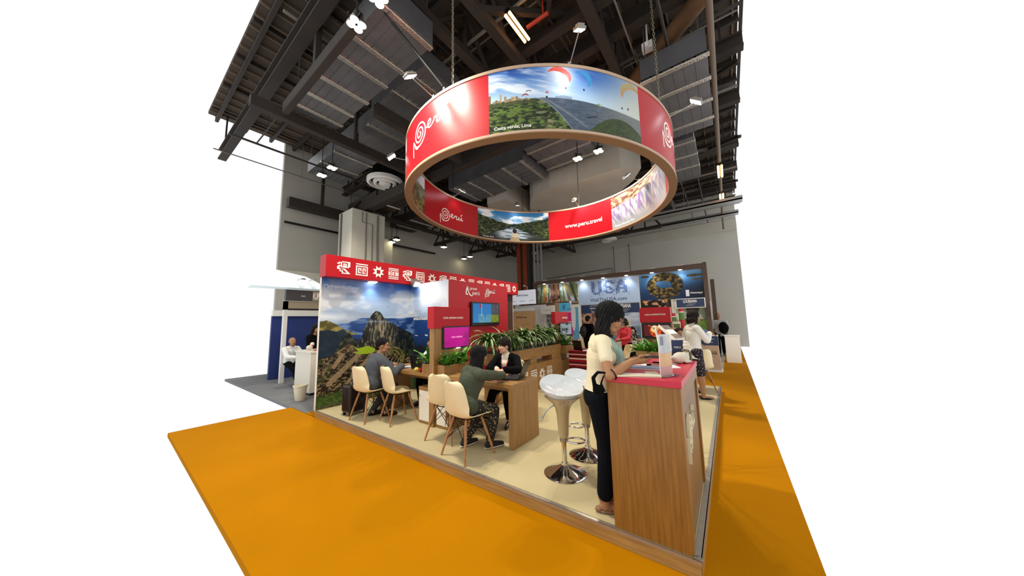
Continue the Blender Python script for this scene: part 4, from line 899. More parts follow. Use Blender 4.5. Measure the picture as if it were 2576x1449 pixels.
def make_chair():
    t=thing('shell_chair','x','chair')
    o=grid_surface('seat_shell',lambda u,v:shell_pt(-.02+1.02*u,v),34,20,-.008,[SHELL],t)
    tops=[(-.11,-.10),(.11,-.10),(.11,.12),(-.11,.12)]; feet=[(-.215,-.2),(.215,-.2),(.215,.225),(-.215,.225)]
    for (a,b),(c,d) in zip(tops,feet):
        mk('leg',MB().tube([(a,b,.42),(a+(c-a)*.3,b+(d-b)*.3,.30),(c,d,0.0)],[.013,.0165,.0105],12),BEECH,t,smooth=True)
    mb=MB(); q=[((a+(c-a)*.25),(b+(d-b)*.25)) for (a,b),(c,d) in zip(tops,feet)]; e=[((a+(c-a)*.62),(b+(d-b)*.62)) for (a,b),(c,d) in zip(tops,feet)]
    for i in range(4):
        j=(i+1)%4; mb.tube([(tops[i][0],tops[i][1],.415),(e[j][0],e[j][1],.17)],.004,6); mb.tube([(tops[j][0],tops[j][1],.415),(e[i][0],e[i][1],.17)],.004,6)
        mb.tube([(tops[i][0],tops[i][1],.415),(tops[j][0],tops[j][1],.415)],.006,6)
    mk('wire_brace',mb,WIRE,t); return t
CH=[((-4.5,.30,0),.05,'cream shell chair with wooden legs under the man in the grey suit','front'),((-4.02,.50,0),-.18,'empty cream shell chair to the right of the man in the grey suit','front'),
    ((-2.83,.47,0),.18,'empty cream shell chair left of the woman in the olive shirt','front'),((-2.27,.26,0),-.12,'cream shell chair the olive-shirted woman sits on','front'),
    ((-2.66,1.62,0),PI-.1,'cream shell chair under the woman in the black blazer','front'),((-4.3,1.62,0),PI+.25,'cream shell chair under the woman behind the left desk','front'),
    ((-2.32,4.75,0),.45,'white shell chair beside the red patterned table','back'),((-2.55,5.35,0),PI-.6,'white shell chair behind the red patterned table','back'),
    ((-1.55,4.9,0),PI*.9,'white shell chair with a black bag at the far middle of the platform','back'),((-1.95,5.3,0),2.3,'white shell chair with a red brochure on its seat','back'),((-.33,4.98,0),.6,'shell chair behind the woman in the white jacket','back')]
ch0=make_chair()
for i,(p,r,l,g) in enumerate(CH):
    c=ch0 if i==0 else copy_tree(ch0)
    place(c,p,r,l,'shell chairs at the front desks' if g=='front' else 'shell chairs at the back of the platform')
# ---------------------------------------------------------------- bar stools
def make_stool(fa=140):
    t=thing('bar_stool','x','bar stool')
    def seatf(u,v):
        a=2*PI*v; r=u; 
        x=.225*r*math.cos(a); y=.20*r*math.sin(a)-.01
        z=.775+.055*r**2.2-.055*math.sin(a)*r**1.4+.03*(max(0,-math.sin(a))**1.5)*r**3
        return (x,y,z)
    vs=[];fs=[];nr,na=12,40
    for side in (0,1):
        for i in range(nr+1):
            for k in range(na):
                u=max(i/nr,.001); p=seatf(u,k/na)
                z=p[2]-(0 if side==0 else (.018+.09*(1-u)**.7*(1 if u<.98 else .2)))
                vs.append((p[0]*(1 if side==0 else .985),p[1]*(1 if side==0 else .985),z))
    n1=(nr+1)*na
    for side in (0,1):
        for i in range(nr):
            for k in range(na):
                a=side*n1+i*na+k;b=side*n1+i*na+(k+1)%na;c=b+na;d=a+na; fs.append((a,b,c,d) if side==0 else (d,c,b,a))
    for k in range(na): a=nr*na+k;b=nr*na+(k+1)%na; fs.append((b,a,n1+a,n1+b))
    mk('seat',MB().add(vs,fs),WGLOSS,t,smooth=True)
    mk('seat_stem',MB().lathe([(.036,.325),(.05,.36),(.056,.45),(.062,.55),(.075,.62),(.105,.67),(.15,.705),(.185,.735),(.15,.745),(.001,.745)],36),STEM,t,smooth=True)
    mk('gas_column',MB().lathe([(.025,.02),(.025,.33),(.001,.33)],24),CHROME,t,smooth=True)
    mk('collar',MB().lathe([(.04,.3),(.042,.335),(.03,.34),(.03,.3)],24),STEEL,t,smooth=True)
    mk('base',MB().lathe([(.205,0),(.207,.006),(.19,.016),(.13,.036),(.07,.062),(.034,.082),(.032,.1),(.001,.1)],48),CHROME,t,smooth=True)
    RF=Matrix.Rotation(math.radians(fa),3,'Z'); pts=[RF@Vector(p) for p in [(.115+.09*math.cos(a),.068*math.sin(a),.31) for a in [2*PI*k/28 for k in range(28)]]]
    mk('footrest',MB().tube(pts,.0095,8,closed=True),CHROME,t,smooth=True)
    mk('lever',MB().tube([RF@Vector(p) for p in [(-.06,-.05,.67),(-.15,-.09,.62),(-.2,-.1,.54)]],[.006,.006,.009],8),STEEL,t,smooth=True)
    return t
s0=make_stool(150); place(s0,(-1.16,.50,0),math.radians(-125),'white scooped bar stool with chrome base, nearest the platform edge','bar stools by the counter')
place(make_stool(320),(-1.12,.99,0),math.radians(-115),'white scooped bar stool with chrome base, behind the nearer stool','bar stools by the counter')
# ================================================================ PEOPLE
SKIN=mat('skin','#ab7b56',.5,noise=.06,scale=12,spec=.35); SKINL=mat('skin_light','#d6a98c',.5,noise=.05,scale=12,spec=.35)
HAIR=mat('black_hair','#070505',.55,spec=.25,noise=.3,scale=30,bump=.6,bscale=90,stretch=(6,6,.6)); HAIRB=mat('dark_brown_hair','#1d120d',.55,spec=.25,noise=.3,scale=30,bump=.6,bscale=90,stretch=(6,6,.6))
HAIRG=mat('grey_hair','#8f877c',.6,noise=.2,scale=40)
LIP=mat('lips','#8e3f3a',.45); EYEW=mat('eye_white','#e6e0d8',.25); EYED=mat('iris_dark','#1c100a',.15)
def remesh(name,mb,vox,m,parent,smooth=4,disp=None,split=None,cut=None):
    me=bpy.data.meshes.new(name); me.from_pydata(mb.v,[],mb.f)
    bm=bmesh.new(); bm.from_mesh(me); bmesh.ops.recalc_face_normals(bm,faces=bm.faces); bm.to_mesh(me); bm.free()
    o=bpy.data.objects.new('tmp',me); COL.objects.link(o)
    r=o.modifiers.new('r','REMESH'); r.mode='VOXEL'; r.voxel_size=vox; r.use_smooth_shade=True
    if smooth: s=o.modifiers.new('s','SMOOTH'); s.iterations=smooth; s.factor=.5
    bpy.context.view_layer.update()
    me2=bpy.data.meshes.new_from_object(o.evaluated_get(bpy.context.evaluated_depsgraph_get()))
    bpy.data.objects.remove(o); bpy.data.meshes.remove(me); me2.name=name; me2.materials.clear()
    if cut:
        bm=bmesh.new(); bm.from_mesh(me2)
        for p_,n_ in cut: bmesh.ops.bisect_plane(bm,geom=bm.verts[:]+bm.edges[:]+bm.faces[:],plane_co=p_,plane_no=n_,clear_outer=True)
        bm.to_mesh(me2); bm.free()
    n=len(me2.vertices); co=np.empty(n*3,np.float32); me2.vertices.foreach_get('co',co); co=co.reshape(-1,3)
    if disp is not None:
        no=np.empty(n*3,np.float32); me2.vertices.foreach_get('normal',no); no=no.reshape(-1,3)
        co=co+no*disp(co)[:,None]; me2.vertices.foreach_set('co',co.astype(np.float32).ravel()); me2.update()
    me2.polygons.foreach_set('use_smooth',[True]*len(me2.polygons))
    o=link(name,me2,m,parent)
    if split:   # split: function(face centres)->material index per face
        fc=np.empty(len(me2.polygons)*3,np.float32); me2.polygons.foreach_get('center',fc)
        me2.polygons.foreach_set('material_index',split(fc.reshape(-1,3)).astype(np.int32))
    return o
def folds(amp=.004,f=1.0,seed=0):
    def d(co):
        x,y,z=co[:,0],co[:,1],co[:,2]
        return amp*(np.sin(19*f*z+9*x*f+4*np.sin(7*y*f+seed))+.7*np.sin(31*f*x-14*z*f+5*np.sin(9*f*z+seed))+.5*np.sin(43*f*y+11*z*f+seed))/2
    return d
def ik(a,b,l1,l2,pole):
    a=Vector(a);b=Vector(b);d=b-a;L=min(d.length,(l1+l2)*.999)
    if L<1e-5: L=1e-5
    t=d.normalized(); b=a+t*L; x=(l1*l1-l2*l2+L*L)/(2*L); h=math.sqrt(max(0,l1*l1-x*x))
    p=Vector(pole); p=p-t*p.dot(t); p=p.normalized() if p.length>1e-6 else t.orthogonal()
    return a+t*x+p*h,b
def hand(mb,w,d,palm,side,s=1.0,curl=.5,spread=.08,pinch=False):
    """palm and five separate fingers. w wrist, d pointing direction, palm = palm normal, side=+1 thumb on +cross side"""
    d=Vector(d).normalized(); palm=Vector(palm); palm=(palm-d*palm.dot(d)).normalized(); x=d.cross(palm)*side
    k=s
    M=Matrix((x,d,palm)).transposed()
    mb.cap(w,w+d*.03*k,.024*k,.026*k)
    mb.ell(w+d*.055*k,(.040*k,.05*k,.016*k),M)
    mb.ell(w+d*.035*k+x*.022*k+palm*.006*k,(.02*k,.034*k,.016*k),M)
    for i,(ox,L,r) in enumerate([(.028,.072,.0085),(.0095,.08,.009),(-.0095,.074,.0085),(-.027,.06,.0075)]):
        p=w+d*.088*k+x*ox*k; a=d+x*(spread*(1.5-i)); a.normalize()
        c=curl*(1+.12*i)
        for j,f in enumerate((.44,.31,.25)):
            a2=(a*math.cos(c*(.55+.35*j))+palm*math.sin(c*(.55+.35*j))).normalized(); q=p+a2*L*f*k
            mb.cap(p,q,r*k*(1-.08*j),r*k*(1-.08*(j+1)),8); p=q
    p=w+d*.03*k+x*.034*k+palm*.004*k; a=(d*.75+x*.62+palm*.25*(1+curl)).normalized(); q=p+a*.035*k; mb.cap(p,q,.0115*k,.0095*k,8)
    a=(d*.95+x*.1+palm*.35*(curl)).normalized(); mb.cap(q,q+a*.032*k,.0095*k,.008*k,8)
def headframe(yaw,pitch,roll=0):
    return Matrix.Rotation(yaw,3,'Z')@Matrix.Rotation(pitch,3,'X')@Matrix.Rotation(roll,3,'Y')
def person(name,label,loc,rz,H=1.64,hip=None,lean=0,lean_side=0,hyaw=0,hpitch=0,hands=None,hdir=None,hpalm=None,curl=(.5,.5),feet=None,sit=False,knee=(0,1,.4),elb=((.6,-.6,-.5),(-.6,-.6,-.5)),
           fem=True,skin=SKIN,vox=.009,bw=1.0,hair='long',hairm=HAIR,hairlen=.3,top=None,bottom=None,shoes=None,hscale=1.0,group=None,face=True,feetdir=None,glasses=False,torso_twist=0,hscale_head=1.0):
    """x = person's right, +y = facing; loc is the floor point below the hips"""
    t=thing(name,label,'person',loc,rz,group); h=H
    hz=hip if hip is not None else (.53*h)
    P=Vector((0,0,hz)); lu=Vector((math.sin(lean_side),math.sin(lean),math.cos(lean)*math.cos(lean_side))).normalized()
    TW=Matrix.Rotation(torso_twist,3,'Z'); xr=TW@Vector((1,0,0)); fw=xr.cross(lu)*-1; fw=lu.cross(xr)
    tl=(.275 if sit else .30)*h; N=P+lu*tl; chest=P+lu*(.2*h); waist=P+lu*(.09*h)
    sw=(.103 if fem else .118)*h*bw
    sh=[N+xr*sw-lu*.028*h,N-xr*sw-lu*.028*h]
    hf=headframe(hyaw,hpitch); HR=.0735*h*hscale_head
    hc=N+lu*.03*h+Vector((0,.008*h,0))+hf@Vector((0,.018*h,.072*h))
    hw=[P+xr*.052*h+Vector((0,0,.012 if sit else 0)),P-xr*.052*h+Vector((0,0,.012 if sit else 0))]; pv=.052 if sit else .075
    ua,fa=.168*h,.15*h; th,sk=.245*h,.235*h
    if hands is None: hands=[sh[0]+Vector((.04,.05,-.31*h)),sh[1]+Vector((-.04,.05,-.31*h))]
    else: hands=[Vector(a) for a in hands]
    EL=[];WR=[]
    for i in (0,1): e,w=ik(sh[i],hands[i],ua,fa,elb[i]); EL.append(e);WR.append(w)
    if feet is None: feet=[Vector((.07,.0,.075)),Vector((-.07,.0,.075))]
    KN=[];AN=[]
    for i in (0,1): k,a=ik(hw[i],feet[i],th,sk,(knee[0]*(1 if i==0 else -1),knee[1],knee[2])); KN.append(k);AN.append(a)
    fd=feetdir or [(.12,1,0),(-.12,1,0)]
    B=Matrix((xr,lu,fw)).transposed()   # maps (x,up,front)
    def tors(mb,g,z0=0,z1=1,skirt=0):
        # stacked ellipsoids form one torso
        f=1.0 if fem else 1.12
        mb.ell(P+lu*.0*h,((.098*h)*bw+g,pv*h+g*.5,(.068*h)*bw+g),B)
        for k in range(1,13):
            q=k*.0175; rx=np.interp(q,[0,.05,.09,.14,.2,.23],[.097,.088,.081,.083,.096,.094])*h*bw*f+g; ry=np.interp(q,[0,.05,.09,.14,.2,.23],[.066,.060,.057,.060,.066,.060])*h*bw+g
            mb.ell(P+lu*q*h+fw*.006*h*min(1,k/8),(rx,.05*h+g*.5,ry),B)
        mb.cap(sh[0]-xr*.012*h,sh[1]+xr*.012*h,.033*h+g,.033*h+g); mb.cap(P+lu*.25*h-xr*.05*h,P+lu*.25*h+xr*.05*h,.048*h+g*.6,.048*h+g*.6)
        if fem:
            for s in (1,-1): mb.ell(P+lu*.20*h+fw*.040*h+xr*s*.038*h,(.036*h+g*.6,.038*h+g*.6,.030*h+g*.6),B)
    def arm(mb,i,g,e0=0,e1=1):
        # along shoulder->elbow->wrist, parameter 0..2
        a,b,c=sh[i],EL[i],WR[i]; r0,r1,r2=.033*h*(.9 if fem else 1.05),.025*h*(.9 if fem else 1.05),.0165*h
        if e1<=1: q=a.lerp(b,e1); mb.cap(a,q,r0+g,r0+(r1-r0)*e1+g*1.25)
        else:
            mb.cap(a,b,r0+g,r1+g); q=b.lerp(c,e1-1); mb.cap(b,b.lerp(c,min(.3,e1-1)),r1+g,.0245*h+g); mb.cap(b.lerp(c,min(.3,e1-1)),q,.0245*h+g,(.0245+(r2/h-.0245)*(e1-1))*h+g*1.1)
    def leg(mb,i,g,e1=2,flare=0):
        a,b,c=hw[i],KN[i],AN[i]; r0,r1,r2=.055*h*bw,.036*h,.023*h
        if e1<=1: mb.cap(a,a.lerp(b,e1),r0+g,r0+(r1-r0)*e1+g+flare)
        else:
            mb.cap(a,b,r0+g,r1+g); u=e1-1; m=b.lerp(c,min(.35,u)); mb.cap(b,m,r1+g,.035*h+g); mb.cap(m,b.lerp(c,u),.035*h+g,(.035+(.023-.035)*u)*h+g+flare)
    # ---- body: one continuous surface
    mb=MB(); tors(mb,-.004)
    mb.cap(N-lu*.02*h,N+(hc-N)*.75,.034*h,.031*h)
    for i in (0,1):
        arm(mb,i,0,0,2); leg(mb,i,0,2)
        dd=Vector(hdir[i]) if hdir else (WR[i]-EL[i]).normalized()
        pn=Vector(hpalm[i]) if hpalm else Vector((-1 if i==0 else 1,0,0))
        hand(mb,WR[i],dd,pn,1 if i==0 else -1,h/1.7*hscale,curl[i])
        f=Vector(fd[i]).normalized(); c=AN[i]; z=c.z
        mb.cap(c,c+Vector((0,0,-.035*1)),.024*h,.024*h); mb.cap(c-f*.02+Vector((0,0,-.042)),c+f*.09+Vector((0,0,-.05)),.027,.03); mb.cap(c+f*.09+Vector((0,0,-.05)),c+f*.15+Vector((0,0,-.055)),.03,.022)
    # head
    def hp(x,y,z): return hc+hf@Vector((x*HR,y*HR,z*HR))
    hm=hf
    mb.ell(hp(0,-.12,.18),(.66*HR,.83*HR,.82*HR),hm,20,14); mb.ell(hp(0,.22,-.18),(.54*HR,.52*HR,.75*HR),hm,18,12); mb.ell(hp(0,.34,-.58),(.34*HR,.34*HR,.28*HR),hm)
    mb.ell(hp(0,.55,-.78),(.17*HR,.15*HR,.14*HR),hm); mb.ell(hp(0,.6,.22),(.44*HR,.16*HR,.13*HR),hm)
    for s in (1,-1):
        mb.ell(hp(.33*s,.46,-.18),(.22*HR,.22*HR,.22*HR),hm); mb.ell(hp(.67*s,-.05,-.02),(.06*HR,.15*HR,.22*HR),hm@Matrix.Rotation(-.25*s,3,'Z')); mb.ell(hp(.36*s,.3,-.55),(.2*HR,.3*HR,.2*HR),hm)
    mb.cap(hp(0,.66,.10),hp(0,.83,-.19),.055*HR,.09*HR,8); mb.ell(hp(.08,.75,-.22),(.07*HR,)*3,hm,8,6); mb.ell(hp(-.08,.75,-.22),(.07*HR,)*3,hm,8,6)
    mb.ell(hp(0,.665,-.43),(.19*HR,.085*HR,.05*HR),hm,12,8); mb.ell(hp(0,.65,-.53),(.16*HR,.085*HR,.055*HR),hm,12,8)
    ih=np.array(hf.inverted()); hcn=np.array(hc)
    def cls(fc):
        q=(fc-hcn)@ih.T/HR; x,y,z=q[:,0],q[:,1],q[:,2]; o=np.zeros(len(fc))
        o[(y>.60)&(abs(x)<.19)&(z<-.40)&(z>-.57)]=1
        o[(y>.42)&(np.abs(abs(x)-.27)<.12)&(abs(z-.25)<.035)]=2
        return o
    body=remesh('body',mb,vox,[skin,LIP,hairm],t,3,None,cls)
    if face:
        em=MB(); im=MB()
        for s in (1,-1):
            em.ell(hp(.25*s,.60,.05),(.115*HR,.07*HR,.06*HR),hm,12,8); im.ell(hp(.25*s,.645,.045),(.055*HR,.035*HR,.055*HR),hm,10,6)
        mk('eyes',em,EYEW,t,smooth=True); mk('irises',im,EYED,t,smooth=True)
        lm=MB()
        for s in (1,-1): lm.tube([hp(.13*s,.66,.07),hp(.2*s,.69,.12),hp(.3*s,.66,.12),hp(.38*s,.58,.06)],.018*HR,6)
        mk('eyelashes',lm,EYED,t,smooth=True)
    if glasses:
        gm=MB()
        for s in (1,-1):
            gm.tube([hp(.27*s+.21*math.cos(a),.80,.02+.18*math.sin(a)) for a in [2*PI*k/16 for k in range(16)]],.014*HR,5,closed=True); gm.tube([hp(.48*s,.78,.08),hp(.70*s,-.05,.12)],.014*HR,5)
        gm.tube([hp(-.06,.84,.06),hp(.06,.84,.06)],.014*HR,5); mk('eyeglasses',gm,mat('glasses_frame','#4a3a2c',.3,.5),t)
    # ---- hair
    mb=MB(); bv=vox*.8
    def strand(co):
        q=(co-hcn)@ih.T; a=np.arctan2(q[:,0],-q[:,1]); return .0035*np.sin(a*26+np.sin(q[:,2]*30)*1.2)+.002*np.sin(a*61+q[:,2]*40)
    if hair=='short':
        mb.ell(hp(0,-.2,.34),(.72*HR,.84*HR,.80*HR),hm,20,14); mb.ell(hp(0,-.5,-.1),(.58*HR,.48*HR,.5*HR),hm)
    elif hair=='crop_curly':
        mb.ell(hp(0,-.14,.34),(.75*HR,.9*HR,.80*HR),hm,20,14); mb.ell(hp(0,-.52,-.1),(.62*HR,.5*HR,.6*HR),hm)
        rs_=random.Random(3)
        for k in range(26):
            a=rs_.uniform(0,2*PI); el=rs_.uniform(.1,1.3); mb.ell(hp(.66*math.cos(a)*math.cos(el),-.12+.8*math.sin(a)*math.cos(el),.36+.72*math.sin(el)),(.17*HR,)*3,hm,8,6)
    elif hair=='bald':
        mb.ell(hp(0,-.5,-.08),(.6*HR,.46*HR,.34*HR),hm)
    else:
        mb.ell(hp(0,-.17,.30),(.76*HR,.9*HR,.84*HR),hm,20,14)
        Lh=hairlen; back=hf@Vector((0,-1,0)); back.z=0; back=back.normalized() if back.length>.1 else Vector((0,-1,0)); sd=Vector((-back.y,back.x,0))
        n=5
        for j in range(-3,4):
            a=j/3.0; top_=hp(.62*math.sin(a*1.35),-.12-.52*math.cos(a*1.35),.1); k=.9 if abs(a)<.5 else .8
            end=Vector(top_)+Vector((0,0,-Lh*k))+back*(.015+.02*(1-abs(a)))+hf@Vector((.05*a,0,0))+ (Vector((0,.03,0)) if abs(a)>.9 else Vector((0,0,0)))
            mid=Vector(top_).lerp(end,.5)+back*.012
            mb.cap(top_,mid,.030,.035,10); mb.cap(mid,end,.035,.018,10)
        for s in (1,-1): mb.cap(hp(.1*s,.36,.86),hp(.68*s,.12,.1),.02,.022,8); mb.cap(hp(.68*s,.12,.1),hp(.76*s,-.02,-.85),.022,.02,8)
    remesh('hair',mb,bv,[hairm],t,4,strand)
    info=dict(t=t,P=P,N=N,hc=hc,hf=hf,HR=HR,sh=sh,EL=EL,WR=WR,KN=KN,AN=AN,lu=lu,fw=fw,xr=xr,h=h,fd=fd,hw=hw,hp=hp)
    # ---- clothes
    if top:
        mb=MB(); tors(mb,top.get('g',.010)); 
        for i in (0,1): arm(mb,i,top.get('sg',top.get('g',.010)),0,top.get('sleeve',1.85))
        if top.get('collar'): mb.cap(N-lu*.03*h,N+lu*.012*h,.046*h,.042*h)
        if top.get('hem'):    # jacket skirts over the hips
            hl=top['hem']; 
            if sit: mb.ell(P+lu*.02*h-fw*.005*h,(.130*h*bw,.090*h,.108*h),B)
            else: mb.cap(P-xr*.035*h,P-xr*.035*h-Vector((0,0,hl)),.072*h,.076*h); mb.cap(P+xr*.035*h,P+xr*.035*h-Vector((0,0,hl)),.072*h,.076*h)
        Nn=np.array(N);Xn=np.array(xr);Ln=np.array(lu);Fn=np.array(fw)
        mats=top['m'] if isinstance(top['m'],(list,tuple)) else [top['m']]
        sp=None
        if len(mats)>1:
            V=top.get('v',.2); wv=top.get('vw',.05)
            def sp(fc):
                q=fc-Nn; x=q@Xn; u=q@Ln; f=q@Fn; o=np.zeros(len(fc)); o[(f>.0)&(u>-V)&(abs(x)<wv*(1+u/V)+.006)]=1
                if len(mats)>2: o[(f>.0)&(u>-V)&(abs(abs(x)-wv*(1+u/V)*.55)<.009)&(u<.0)]=2
                return o
        remesh(top.get('name','shirt'),mb,vox,mats,t,top.get('sm',5),folds(top.get('fold',.004),1,top.get('seed',0)),sp,[(P+lu*top['crop']*h,-lu)] if 'crop' in top else ([(Vector((0,0,.452)),Vector((0,0,-1)))] if sit else None))
    if bottom:
        mb=MB(); g=bottom.get('g',.012); ty=bottom.get('type','trousers')
        mb.ell(P-lu*.01*h,((.100*h)*bw+g,(.045 if sit else .06)*h+g*.6,(.07*h)*bw+g),B); mb.ell(P+lu*.045*h,((.083*h)*bw+g,.05*h+g,(.060*h)*bw+g),B)
        if ty=='trousers':
            for i in (0,1): leg(mb,i,g*(.75 if sit else 1),bottom.get('len',1.9),bottom.get('flare',.0))
        else:
            l=bottom.get('len',.9)
            for i in (0,1): leg(mb,i,g+.012,l,.0)
            a=hw[0].lerp(KN[0],l);b=hw[1].lerp(KN[1],l)
            for k in range(5): q=(k+.5)/5; mb.cap(hw[0].lerp(hw[1],q),a.lerp(b,q),.06*h,.045*h)
        mats=bottom['m'] if isinstance(bottom['m'],(list,tuple)) else [bottom['m']]
        remesh(ty,mb,vox,mats,t,3,folds(bottom.get('fold',.004),.8,3),None,None if sit else [(P+lu*bottom.get('waist',.05)*h,lu)])
    if shoes:
        for i in (0,1):
            mb=MB(); f=Vector(fd[i]).normalized(); c=AN[i]; z0=c.z-.078
            ty=shoes.get('type','shoe'); d_=Vector((0,0,-1))
            if ty in('shoe','sneaker'):
                mb.cap(c-f*.03+d_*.04,c+f*.07+d_*.045,.037,.038); mb.cap(c+f*.07+d_*.045,c+f*.16+d_*.052,.038,.026); mb.cap(c-f*.015+d_*.0,c-f*.02+d_*.04,.033,.036)
                s=remesh('shoe',mb,.007,[shoes['m']],t,2)
                sl=MB(); side=Vector((-f.y,f.x,0)); M=Matrix((side,f,Vector((0,0,1)))).transposed()
                sl.ell(c+f*.06+d_*.068,(.043,.14,.012),M,16,6); mk('sole',sl,shoes.get('sole',BLACK),s,smooth=True)
            elif ty=='flat':
                mb.cap(c-f*.035+d_*.055,c+f*.08+d_*.06,.028,.033); mb.cap(c+f*.08+d_*.06,c+f*.165+d_*.063,.033,.012); s=remesh('shoe',mb,.006,[shoes['m']],t,2,None,None)
            else:
                side=Vector((-f.y,f.x,0)); M=Matrix((side,f,Vector((0,0,1)))).transposed(); sl=MB(); sl.ell(c+f*.055+d_*.07,(.042,.135,.012),M,16,6); sl.ell(c-f*.045+d_*.062,(.03,.03,.018),M,12,6)
                s=mk('sandal_sole',sl,shoes['m'],t,smooth=True)
                sb=MB()
                for (y0,y1,zz) in [(.10,.13,.038),(.06,.03,.012)]:
                    pts=[c+f*(y0+(y1-y0)*k/8)+side*(.037*math.cos(PI*k/8))+Vector((0,0,-.066+.045*math.sin(PI*k/8))) for k in range(9)]; sb.tube(pts,.0055,6)
                pts=[c-f*.005+side*.032*math.cos(a)+f*.034*math.sin(a)+Vector((0,0,.004)) for a in [2*PI*k/16 for k in range(16)]]; sb.tube(pts,.005,6,closed=True)
                mk('sandal_straps',sb,shoes['m'],s,smooth=True)
    return info
def local(loc,rz,w):
    return Matrix.Rotation(-rz,3,'Z')@(Vector(w)-Vector(loc))
BLK=mat('black_cloth','#0b0b0e',.9,spec=.1,noise=.15,scale=20,bump=.15,bscale=200); DNAVY=mat('black_trouser_cloth','#0c0f15',.9,spec=.1,bump=.15,bscale=200)
TEE=mat('cream_knit','#e4d9b6',.85,bump=.2,bscale=250); GREYW=mat('grey_wool','#4d5157',.85,noise=.12,scale=60,bump=.2,bscale=300); OLIVE=mat('olive_cotton','#434a37',.85,noise=.15,scale=14,bump=.15,bscale=200)
WJ=mat('white_jacket_cloth','#e6e3da',.75,bump=.1,bscale=200)
PATT=mat('patterned_trouser_cloth','#1d1a16',.8,scale=42,col2='#9a8a5a',noise=.1,ndetail=1); FLOR=mat('floral_skirt_cloth','#191419',.8,scale=22,col2='#16121a',ndetail=1)
def pattern(name,c1,c2,scale,thr=.55,kind='voronoi'):
    m=bpy.data.materials.new(name); m.use_nodes=True; nt=m.node_tree; b=nt.nodes['Principled BSDF']; b.inputs['Roughness'].default_value=.8
    tc=nt.nodes.new('ShaderNodeTexCoord'); v=nt.nodes.new('ShaderNodeTexVoronoi' if kind=='voronoi' else 'ShaderNodeTexNoise'); v.inputs['Scale'].default_value=scale; nt.links.new(tc.outputs['Object'],v.inputs['Vector'])
    r=nt.nodes.new('ShaderNodeValToRGB'); r.color_ramp.interpolation='CONSTANT'; r.color_ramp.elements[0].color=(*lin(c1),1); r.color_ramp.elements[1].color=(*lin(c2),1); r.color_ramp.elements[1].position=thr
    nt.links.new(v.outputs[0],r.inputs[0]); nt.links.new(r.outputs[0],b.inputs['Base Color']); return m
PATT=pattern('patterned_trousers','#a8996a','#1a1715',38,.32); FLOR=pattern('floral_skirt','#8f7880','#15121a',26,.28); BWP=pattern('black_and_white_print','#f0efe9','#141414',30,.42,'noise')
# --- standing woman at the counter
loc=(-.68,.21,0); rz=math.radians(-60); L_=lambda w:local(loc,rz,w)
w=person('person','standing woman in cream short-sleeved top and black trousers using a phone at the counter',loc,rz,1.63,hscale_head=1.12,hands=[L_((-.37,.16,1.165)),L_((-.34,.36,1.175))],elb=((.5,-.55,-.6),(-.5,-.5,-.6)),
   hdir=[L_((-.27+loc[0]*0,.2,1.165))-L_((-.37,.16,1.165)),L_((-.24,.29,1.18))-L_((-.34,.36,1.175))],hpalm=[(-.6,.1,.8),(.6,0,.8)],curl=(.55,.6),lean=.10,hyaw=-.30,hpitch=-.40,vox=.0065,hairlen=.33,glasses=True,
   feet=[Vector((.085,.0,.085)),Vector((-.08,.05,.085))],feetdir=[(.05,1,0),(-.1,1,0)],bw=.92,top=dict(m=TEE,sleeve=.50,g=.018,sg=.009,name='knit_top',fold=.0016,crop=.03,sm=14),bottom=dict(m=DNAVY,len=1.86,g=.010,fold=.003,flare=.012,waist=.06),shoes=dict(type='sandal',m=mat('tan_leather','#8a6242',.5)))
t=w['t']
# scarf hanging in front, black mask on the right forearm, bracelet on the left wrist
hp=w['hp']; N=w['N'];fw=w['fw'];xr=w['xr'];lu=w['lu']
SCARF=mat('pale_green_scarf','#a9bfae',.75,scale=16,col2='#5f8f86',bump=.1)
mb=MB()
pts=[N+Vector((0,-.02,.03))+(xr*math.sin(a)*.085+fw*(.02-.075*-math.cos(a)))+lu*(-.012*math.cos(a)) for a in [PI*k/8-PI/2+PI/2 for k in range(0)]]
for s in (1,-1):
    mb.tube([N+xr*.055*s-fw*.03+lu*.015,N+xr*.07*s+fw*.05-lu*.02,N+xr*.055*s+fw*.14-lu*.12,N+xr*.035*s+fw*.17-lu*.26,N+xr*.03*s+fw*.155-lu*.40],[.026,.034,.046,.052,.045],10)
pass
remesh('scarf',mb,.008,[SCARF],t,3,folds(.004,1.6,2))
mb=MB(); mb.ell(N+fw*.165-lu*.24+xr*.02,(.03,.022,.06)); mk('pendant_bag',mb,mat('dark_brown_leather','#3a2118',.6),t,smooth=True)
e=w['EL'][0]; wr=w['WR'][0]; d=(wr-e).normalized(); c=e+d*.03; q1=d.orthogonal().normalized(); q2=d.cross(q1)
mb=MB(); mb.tube([c+(q1*math.cos(a)+q2*math.sin(a))*.044 for a in [2*PI*k/20 for k in range(20)]],.004,6,closed=True)
mk('mask_ear_loop',mb,BLK,t,smooth=True)
cc=e+Vector((.01,-.06,-.02)); mm=MB()
mm.tube([cc+Vector((0,.05,.045)),cc+Vector((.0,-.02,.05)),cc+Vector((0,-.055,.01)),cc+Vector((0,-.045,-.06)),cc+Vector((0,-.01,-.10)),cc+Vector((0,.02,-.085)),cc+Vector((0,.0,-.03)),cc+Vector((0,.02,.02)),cc+Vector((0,.05,.045))],[.006,.012,.016,.018,.016,.012,.008,.006,.005],8)
mm.ell(cc+Vector((0,-.03,-.075)),(.012,.035,.04)); remesh('face_mask',mm,.005,[BLK],t,2)
wl_=w['WR'][1]; el_=w['EL'][1]; d=(el_-wl_).normalized(); q1=d.orthogonal().normalized(); q2=d.cross(q1)
